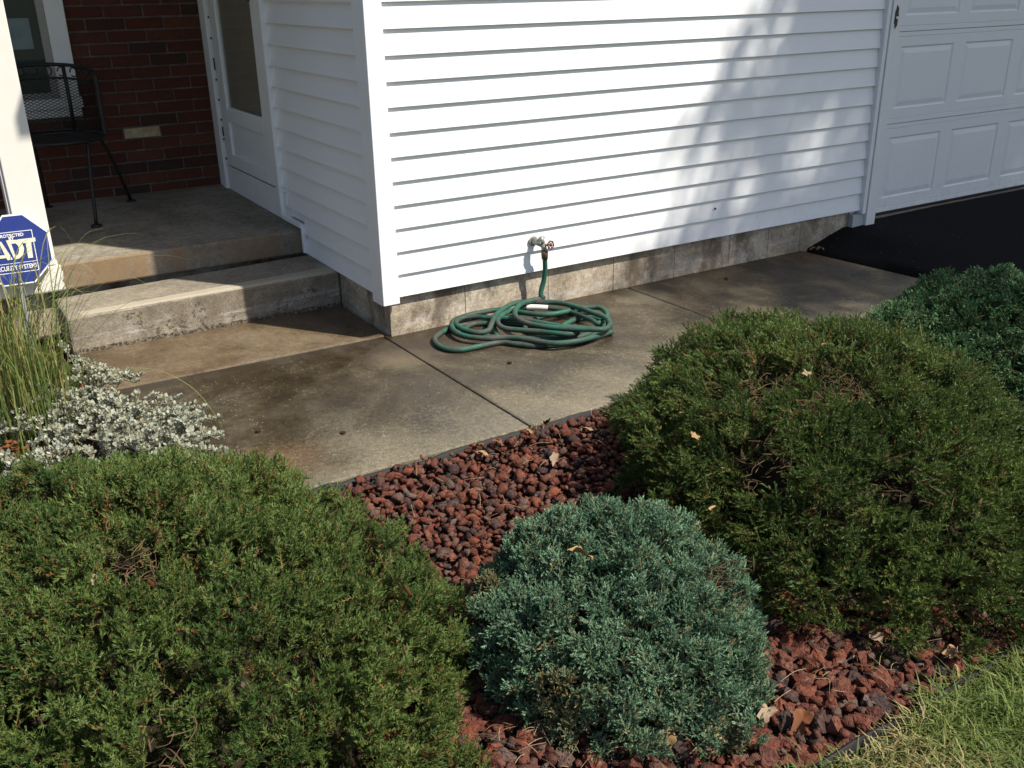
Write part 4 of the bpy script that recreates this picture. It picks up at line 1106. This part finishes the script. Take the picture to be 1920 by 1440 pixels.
# ------------------------------------------------------------------ left planting: ornamental grass, silver trailing plant, small soft plant
def orn_grass():
    root = tag(empty('ornamental_grass', None, (-1.53, -.26, -.05)), 'clump of tall thin ornamental grass beside the sign', 'ornamental grass')
    rg = np.random.default_rng(12); base = Vector((-1.53, -.26, -.05)); b = MB(); blades = []
    for i in range(430):
        a = rg.uniform(0, 6.28); l = rg.uniform(.42, .82)*(1 if i%3 else .6); o_ = abs(rg.normal())*.20+.03
        p = Vector((rg.normal()*.085, rg.normal()*.085, 0)); dh = Vector((math.cos(a), math.sin(a), 0))
        pts = [p, p+dh*l*o_*.12+Vector((0,0,l*.35)), p+dh*l*o_*.45+Vector((0,0,l*.70)), p+dh*l*o_*1.0+Vector((0,0,l*.92)), p+dh*l*o_*1.6+Vector((0,0,l*.93-o_*.10))]
        blades.append((pts, rg.uniform(.0030, .0058)))
    W = lambda *q: [Vector(v)-base for v in q]
    # long arching blades towards the step and the walk
    arcs = [[(-1.44,.08,0),(-1.36,.10,.25),(-1.303,.10,.40),(-1.173,.10,.606),(-1.09,.12,.635),(-1.031,.10,.657)],
            [(-1.45,.06,0),(-1.33,.09,.149),(-1.238,.10,.40),(-1.14,.10,.53),(-1.05,.10,.59)],
            [(-1.46,.10,0),(-1.36,.10,.2),(-1.234,.10,.472),(-1.19,.1,.53),(-1.173,.10,.606)],
            [(-1.44,.07,0),(-1.33,.10,.149),(-1.177,.10,.42),(-1.054,.10,.522),(-.99,.1,.515),(-.942,.10,.475)],
            [(-1.44,.05,0),(-1.33,.08,.16),(-1.20,.10,.36),(-1.10,.1,.44),(-1.0,.1,.47)],
            [(-1.40,.05,0),(-1.33,.07,.12),(-1.132,.10,.283),(-1.05,.10,.335),(-.993,.10,.345),(-.905,.10,.318)],
            [(-1.42,-.05,0),(-1.36,-.08,.09),(-1.303,-.10,.135),(-1.169,-.12,.155),(-1.03,-.16,.14),(-.93,-.26,.08),(-.90,-.42,.03),(-.905,-.56,.012)],
            [(-1.45,.05,0),(-1.37,.08,.22),(-1.26,.10,.36),(-1.18,.1,.37),(-1.12,.1,.31)]]
    for i in range(26):
        a = rg.uniform(-.9, 1.2); l = rg.uniform(.35, .62); hh = rg.uniform(.42, .70); p = (-1.50+rg.normal()*.05, -.20+rg.normal()*.06, 0)
        cx, cy = math.cos(a), math.sin(a)
        arcs.append([p, (p[0]+cx*l*.18, p[1]+cy*l*.18, hh*.55), (p[0]+cx*l*.5, p[1]+cy*l*.5, hh*.93), (p[0]+cx*l*.8, p[1]+cy*l*.8, hh*.98), (p[0]+cx*l, p[1]+cy*l, hh*rg.uniform(.78, .95))])
    for q in arcs: blades.append((spline(W(*q), 4), .0050))
    for pts, wd in blades:
        b.ribbon(spline(pts, 3) if len(pts) < 8 else pts, wd)
    o = b.obj('blades', M_BLADE, root); me = o.data
    # per-blade colour
    tint = []; dry = []
    for pts, wd in blades:
        nseg = (len(pts)-1)*3 if len(pts) < 8 else len(pts)-1
        t_ = rg.uniform(.2, .95); d_ = .9*rg.uniform(.4, 1) if rg.uniform() < .16 else rg.uniform(0, .15)
        tint += [t_]*nseg; dry += list(np.clip(np.linspace(d_-.05, d_+.25, nseg), 0, 1))
    for nm, v in (('tint', tint), ('dry', dry)):
        at = me.attributes.new(nm, 'FLOAT', 'FACE'); at.data.foreach_set('value', np.array(v, np.float32))
orn_grass()

def silver_plant():
    root = tag(empty('silver_plant', None, (-1.42, -.45, -.05)), 'trailing plant with small silver grey leaves spilling over the walk', 'plant')
    base = Vector((-1.42, -.45, -.05)); rg = np.random.default_rng(14)
    ell = [(-.5, 0, .10), (-.38, .45, .0), (0, .72, .15), (.38, .45, .0), (.5, 0, .10), (0, -.5, .02)]
    LV, LF, LT, LD = [], [], [], []; st = MB(); off = 0
    targets = []
    for i in range(200):
        u = rg.uniform(0, 1)
        if i < 100: q = (rg.uniform(-1.70, -1.18), rg.uniform(-.95, -.20), rg.uniform(.06, .17))
        elif i < 172: q = (rg.uniform(-1.32, -.97), rg.uniform(-.86, -.38), rg.uniform(.03, .13))
        else: q = (rg.uniform(-1.42, -1.08), rg.uniform(-.30, .02), rg.uniform(.05, .14))
        targets.append(q)
    targets += [(-.955,-.655,.10), (-.985,-.60,.12), (-1.04,-.47,.13), (-1.13,-.145,.12), (-1.17,-.19,.13), (-1.22,.30,.06), (-1.27,.45,.09), (-1.25,.22,.10), (-1.20,.12,.08), (-.97,-.72,.06), (-1.02,-.78,.05)]
    roots = [(-1.62,-.35,-.04), (-1.62,-.75,-.04), (-1.45,-.62,-.04), (-1.18,-.72,-.04), (-1.22,-.42,-.04), (-1.25,-.05,-.04), (-1.42,-.25,-.04), (-1.42,-.45,-.04), (-1.55,-.55,-.04), (-1.35,-.15,-.04), (-1.30,-.62,-.04), (-1.5,-.8,-.04)]
    for q in targets:
        r0 = min(roots, key=lambda r: (r[0]-q[0])**2+(r[1]-q[1])**2+rg.uniform(0, .05))
        r0 = Vector(r0); q = Vector(q); mid = r0*.5+q*.5+Vector((rg.normal()*.03, rg.normal()*.03, .06+rg.uniform(0, .06)))
        end = q+(q-r0)*.12+Vector((0, 0, -.015))
        P = spline([r0, mid, q, end], 11)
        P = [Vector((p.x, p.y, max(p.z, .008))) for p in P]
        st.tube([p-base for p in P[::2]], .0016, 4, False)
        k0 = 2
        for k in range(k0, len(P)):
            for sg in (1, -1, 0):
                if rg.uniform() < .03: continue
                t_ = (P[min(k+1, len(P)-1)]-P[k-1]).normalized()
                side = t_.cross(Vector((0,0,1))).normalized()*sg+Vector((rg.normal()*.5, rg.normal()*.5, .5+rg.uniform(0, .6)))
                side.normalize()
                nr = (Vector((0,0,1))+Vector((rg.normal(), rg.normal(), rg.normal()))*.8).normalized(); bi = side.cross(nr).normalized(); nr = bi.cross(side)
                s = rg.uniform(.0075, .0145); c = P[k]+side*s*.7-base
                for (a, b_, z) in ell: LV.append(tuple(c+bi*a*s*.85+side*b_*s+nr*z*s))
                LV.append(tuple(c-nr*.03*s))
                for j in range(6): LF.append((off+j, off+(j+1) % 6, off+6))
                off += 7; tt = rg.uniform(.25, 1); dd = rg.uniform(.5, .9) if rg.uniform() < .09 else rg.uniform(0, .2)
                LT += [tt]*6; LD += [dd]*6
    mesh_tris('leaves', np.array(LV), np.array(LF), M_SILVER, root, np.array(LT), np.array(LD))
    st.obj('stems', mat_simple('pale_stem', (.20, .19, .13), .8), root)
silver_plant()
soft = shrub('soft_plant', 'small soft bright green plant between grass clump and step', (-1.37, .36, -.05), .16, .20, .17, 0, 2.2, T_SPR, 260, M_THYME, M_TWIG, 63, (.5, .3, .6, .4), .1, 14, 0, None, (.5, .8), .7, None, (.05, 10, .04, .8, 1.0), .02, .5, 'plant')
def flower(name, label, loc, r, mat, n, seed):
    rg = np.random.default_rng(seed); root = tag(empty(name, None, loc), label, 'flower')
    b = MB(); 
    for i in range(n):
        a = rg.uniform(0, 6.28); q = Vector((rg.normal()*r, rg.normal()*r, .03+rg.uniform(0, .03)))
        for k in range(5):
            t_ = a+k*1.257; d = Vector((math.cos(t_), math.sin(t_), .4)); s_ = Vector((-math.sin(t_), math.cos(t_), 0))
            b.poly([q, q+d*.009+s_*.006, q+d*.016, q+d*.009-s_*.006])
    b.obj('petals', mat, root)
    s = MB()
    for i in range(4): s.tube([(rg.normal()*.008, rg.normal()*.008, -.05), (rg.normal()*r, rg.normal()*r, .04)], .0015, 4)
    s.obj('stems', M_TWIG, root)
flower('orange_flower', 'small orange flowers low among the silver leaves', (-1.565, -.50, .05), .018, M_ORANGE, 12, 1)
flower('red_flower', 'small dark red bloom beside the walk edge', (-1.245, -.03, .02), .016, M_RED, 10, 2)

# ------------------------------------------------------------------ dry leaves and straw
def leaf_mesh(seed, lob):
    rg = np.random.default_rng(seed); n = 18; b = MB()
    pts = []
    for i in range(n):
        a = 2*math.pi*i/n
        r = 1+lob*math.cos(5*a+.3)+.08*rg.normal()
        x, y = r*math.cos(a)*1.15, r*math.sin(a)*.72
        z = .35*math.sin(x*1.6+seed)+.30*y*y+.14*rg.normal()
        pts.append((x, y, z))
    b.v = pts+[(0, 0, .05)]; b.f = [(i, (i+1) % n, n) for i in range(n)]
    c = len(b.v); b.v += [(-1.1, -.03, .1), (-1.1, .03, .1), (-1.9, 0, .25)]; b.f.append((c, c+1, c+2))
    me = bpy.data.meshes.new('dry_leaf'); me.from_pydata(b.v, [], b.f); me.update()
    me.polygons.foreach_set('use_smooth', [True]*len(me.polygons)); return me
def curl_mesh(seed):
    b = MB(); pts = [Vector((-1.5+.3*i, .5*math.sin(i*.45+seed), .12*math.sin(i*.6))) for i in range(11)]
    n = len(pts)
    for i, p in enumerate(pts):
        w_ = .34*math.sin(math.pi*(i+.4)/(n+.2)); b.v += [(p.x, p.y-w_, p.z+w_*.8), (p.x, p.y, p.z), (p.x, p.y+w_, p.z+w_*.8)]
    for i in range(n-1):
        for k in range(2): b.f.append((3*i+k, 3*i+k+1, 3*i+k+4, 3*i+k+3))
    me = bpy.data.meshes.new('dry_leaf'); me.from_pydata(b.v, [], b.f); me.update()
    me.polygons.foreach_set('use_smooth', [True]*len(me.polygons)); return me
LM = {}
for mt, nm in ((M_LEAFT, 't'), (M_LEAFO, 'o'), (M_LEAFP, 'p')):
    for i in range(4):
        me = leaf_mesh(i+1, .28); me.materials.append(mt); LM[nm, i] = me
    me = curl_mesh(1); me.materials.append(mt); LM[nm, 'c'] = me
rgL = np.random.default_rng(31)
def leaf(kind, var, loc, s, label, group=None, rot=None):
    o = bpy.data.objects.new('dry_leaf', LM[kind, var]); COL.objects.link(o); o.location = loc; o.scale = (s, s, s)
    o.rotation_euler = rot or (rgL.normal()*.35, rgL.normal()*.35, rgL.uniform(0, 6.28)); return tag(o, label, 'leaf', group)
leaf('t', 0, (-.578, -2.28, .305), .022, 'tan dry leaf resting on top of the blue juniper', rot=(.5, -.2, 2.4))
leaf('o', 'c', (-1.426, -1.987, .372), .020, 'curled reddish brown leaf upper of two on the left shrub', rot=(.3, .9, 1.9))
leaf('o', 'c', (-1.403, -2.166, .362), .020, 'curled reddish brown leaf lower of two on the left shrub', rot=(.2, .1, .2))
leaf('p', 1, (-1.515, -1.905, .372), .012, 'pale dry leaf by a bare gap in the left shrub')
leaf('o', 'c', (-.985, -2.235, .335), .017, 'thin orange strip of leaf near the right edge of the left shrub', rot=(.4, 1.1, 1.2))
G = 'dry leaves caught in the sunken shrub centre'
HL = ['dry leaf in the wide spruce nearest the walk, leftmost of those in its sunken centre', 'dry leaf at the back left of the brown twigs in the wide spruce',
      'dry leaf in the middle of the brown twigs of the wide spruce', 'dry leaf at the front rim of the sunken spruce centre',
      'dry leaf at the right end of the brown twigs in the wide spruce', 'dry leaf at the left end of the brown twigs in the wide spruce', 'dry leaf just left of the middle of the brown twigs in the wide spruce']
for x, y in ((.098, -1.823), (.17, -1.93), (.303, -2.03), (.302, -2.17), (.40, -1.95), (.02, -1.98), (.23, -2.08)):
    leaf('p' if rgL.uniform() < .6 else 't', int(rgL.integers(4)), (x, y, .30+rgL.uniform(0, .02)), rgL.uniform(.009, .014), HL.pop(0), G)
leaf('p', 2, (.578, -1.869, .335), .017, 'pale dry leaf upper middle of the wide dark spruce')
leaf('t', 'c', (.839, -1.723, .33), .016, 'tan curled leaf near the far rim of the wide dark spruce')
leaf('t', 'c', (-.07, -2.16, .20), .016, 'tan curled leaf low on the front of the wide dark spruce')
G = 'dry leaves along the walk edging'
EL = ['orange brown leaf leaning on the walk edging left of the slab joint', 'tan crumpled leaf on red rock below the orange one by the edging', 'orange leaf by the walk edging right of the slab joint',
      'tan leaf by the walk edging where the slab joint ends', 'pale leaf on dark rock in the shade of the wide spruce', 'pale leaf on red rock midway between walk edging and blue juniper', 'orange leaf on rock touching the walk edging, second from the left']
for kd, x, y in (('o', -.221, -1.19), ('t', -.236, -1.244), ('o', .081, -1.16), ('t', .0, -1.18), ('p', .162, -1.287), ('p', -.057, -1.409), ('o', -.15, -1.21)):
    leaf(kd, int(rgL.integers(4)), (x, y, .022), rgL.uniform(.013, .020), EL.pop(0), G)
leaf('t', 3, (-.573, -2.565, .025), .036, 'large tan lobed leaf on rock in front of the blue juniper')
leaf('t', 2, (-.475, -2.610, .025), .032, 'crumpled tan leaf on rock right of the large lobed leaf')
leaf('p', 0, (-.35, -2.645, .022), .024, 'pale dry leaf with a straw stalk in the front rocks')
leaf('o', 1, (-.30, -2.70, .020), .026, 'orange dry leaf at the lawn edge of the front rocks')
leaf('t', 1, (.159, -2.735, .022), .024, 'tan leaf leaning on the lawn edging')
leaf('t', 'c', (.12, -2.775, .012), .012, 'small yellow leaf strip beside the lawn edging')
leaf('p', 3, (-.07, -2.62, .024), .017, 'small pale leaf below the wide dark spruce')
leaf('p', 1, (.05, -2.60, .024), .020, 'pale dry leaf at the foot of the wide dark spruce')
G = 'dry leaves gathered at the driveway corner'
for i in range(4): leaf('t' if i % 2 else 'p', i, (2.70+.025*i, -.02-.018*i, .016), .017, ['pale leaf nearest the wall at the driveway corner', 'tan leaf second from the wall at the driveway corner', 'pale leaf third from the wall at the driveway corner', 'tan leaf farthest from the wall at the driveway corner'][i], G)
def straw(name, label, spots, n, seed):
    rg = np.random.default_rng(seed); b = MB()
    for i in range(n):
        x, y, r, z = spots[rg.integers(len(spots))]
        p = Vector((x+rg.normal()*r, y+rg.normal()*r*.45, z+rg.uniform(0, .012))); a = rg.uniform(0, 6.28); l = rg.uniform(.02, .075)
        q = p+Vector((math.cos(a)*l, math.sin(a)*l, rg.normal()*.006)); m_ = (p+q)*.5+Vector((rg.normal()*.004, rg.normal()*.004, .004))
        b.tube(spline([p, m_, q], 3), .0006, 3, False)
    o = b.obj(name, M_STRAW); return tag(o, label, 'debris', kind='stuff')
straw('dry_straw', 'dry straw and needles over the front rocks', [(-.70, -2.50, .09, .012), (-.45, -2.62, .10, .014), (-.15, -2.62, .10, .016), (.15, -2.68, .12, .014), (-.78, -2.40, .05, .012)], 130, 5)
straw('dry_straw', 'dry straw scattered on rock beside the walk', [(-.2, -1.35, .18, .018), (.1, -1.30, .14, .018), (-.45, -1.6, .15, .018)], 45, 6)

# small dark leaf litter and pebble on the walk
lt = MB()
for x, y in ((-.80, -.62), (-.55, -.80), (.30, -.55), (1.9, -.15)): lt.disc((x, y, .004), (.1, .05, 1), .010, .006, 7)
tag(lt.obj('dark_debris', M_SOIL), 'dark specks of dirt on the walk', 'debris', kind='stuff')
wl = MB().disc((1.93, -.0005, .345), (0, 1, 0), .006, .004, 7)
tag(wl.obj('insect', M_BLACKP), 'tiny dark bug on the white siding', 'bug')

# ------------------------------------------------------------------ big conifer off to the right whose shade falls on the wall
def shade_tree():
    D = 5.2; AX = 3.95
    sx_, sy_ = math.sin(SUN_AZ), math.cos(SUN_AZ)
    bx, by = AX+sx_*D, -sy_*D
    zb = .22+math.tan(SUN_EL)*D; R0, H0 = 2.95, 3.7
    root = tag(empty('conifer_tree', None, (bx, by, -.1)), 'tall conifer beside the driveway shading the garage wall', 'tree')
    MB().tube([(0,0,0), (0,0,zb), (0,0,zb+H0)], [.19, .14, .02], 10).obj('trunk', M_BARK, root, True)
    rg = np.random.default_rng(9); V = []; F = []; off = 0; br = MB()
    for i in range(370):
        t_ = rg.uniform(0, 1)**1.15; z = zb+.1+t_*H0*.97; r = R0*(1-t_)*rg.uniform(.78, 1.08)+.12; a = rg.uniform(0, 6.28)
        dh = Vector((math.cos(a), math.sin(a), 0)); s = Vector((-math.sin(a), math.cos(a), 0))
        P = [Vector((0,0,z))+dh*r*q+Vector((0,0,-.30*r*q*q+.1*q)) for q in (0, .35, .7, 1)]
        br.tube(P, [.03, .02, .012, .005], 5, False)
        for k in range(int(22+40*r)):
            q = rg.uniform(.12, 1.04); p = Vector((0,0,z))+dh*r*q+Vector((0,0,-.30*r*q*q+.1*q))
            l = rg.uniform(.10, .36)*(1.1-.4*q); d = (s*rg.choice([-1, 1])*rg.uniform(.3, 1)+dh*rg.uniform(.1, .7)+Vector((0,0,-rg.uniform(.35, 1.1)))).normalized()
            wv = d.cross(Vector((rg.normal(), rg.normal(), rg.normal()))).normalized()*rg.uniform(.025, .055)
            V += [tuple(p-wv*.5), tuple(p+wv*.5), tuple(p+d*l+wv*.3), tuple(p+d*l-wv*.3)]; F += [(off, off+1, off+2), (off, off+2, off+3)]; off += 4
    n = len(F)
    mesh_tris('crown', np.array(V), np.array(F), M_TREE, root, rg.uniform(.2, .8, n), np.zeros(n))
    br.obj('branches', M_BARK, root)
shade_tree()
tot = sum(len(o.data.polygons) for o in COL.objects if o.type == 'MESH')
print('objects', len(COL.objects), 'faces', tot)
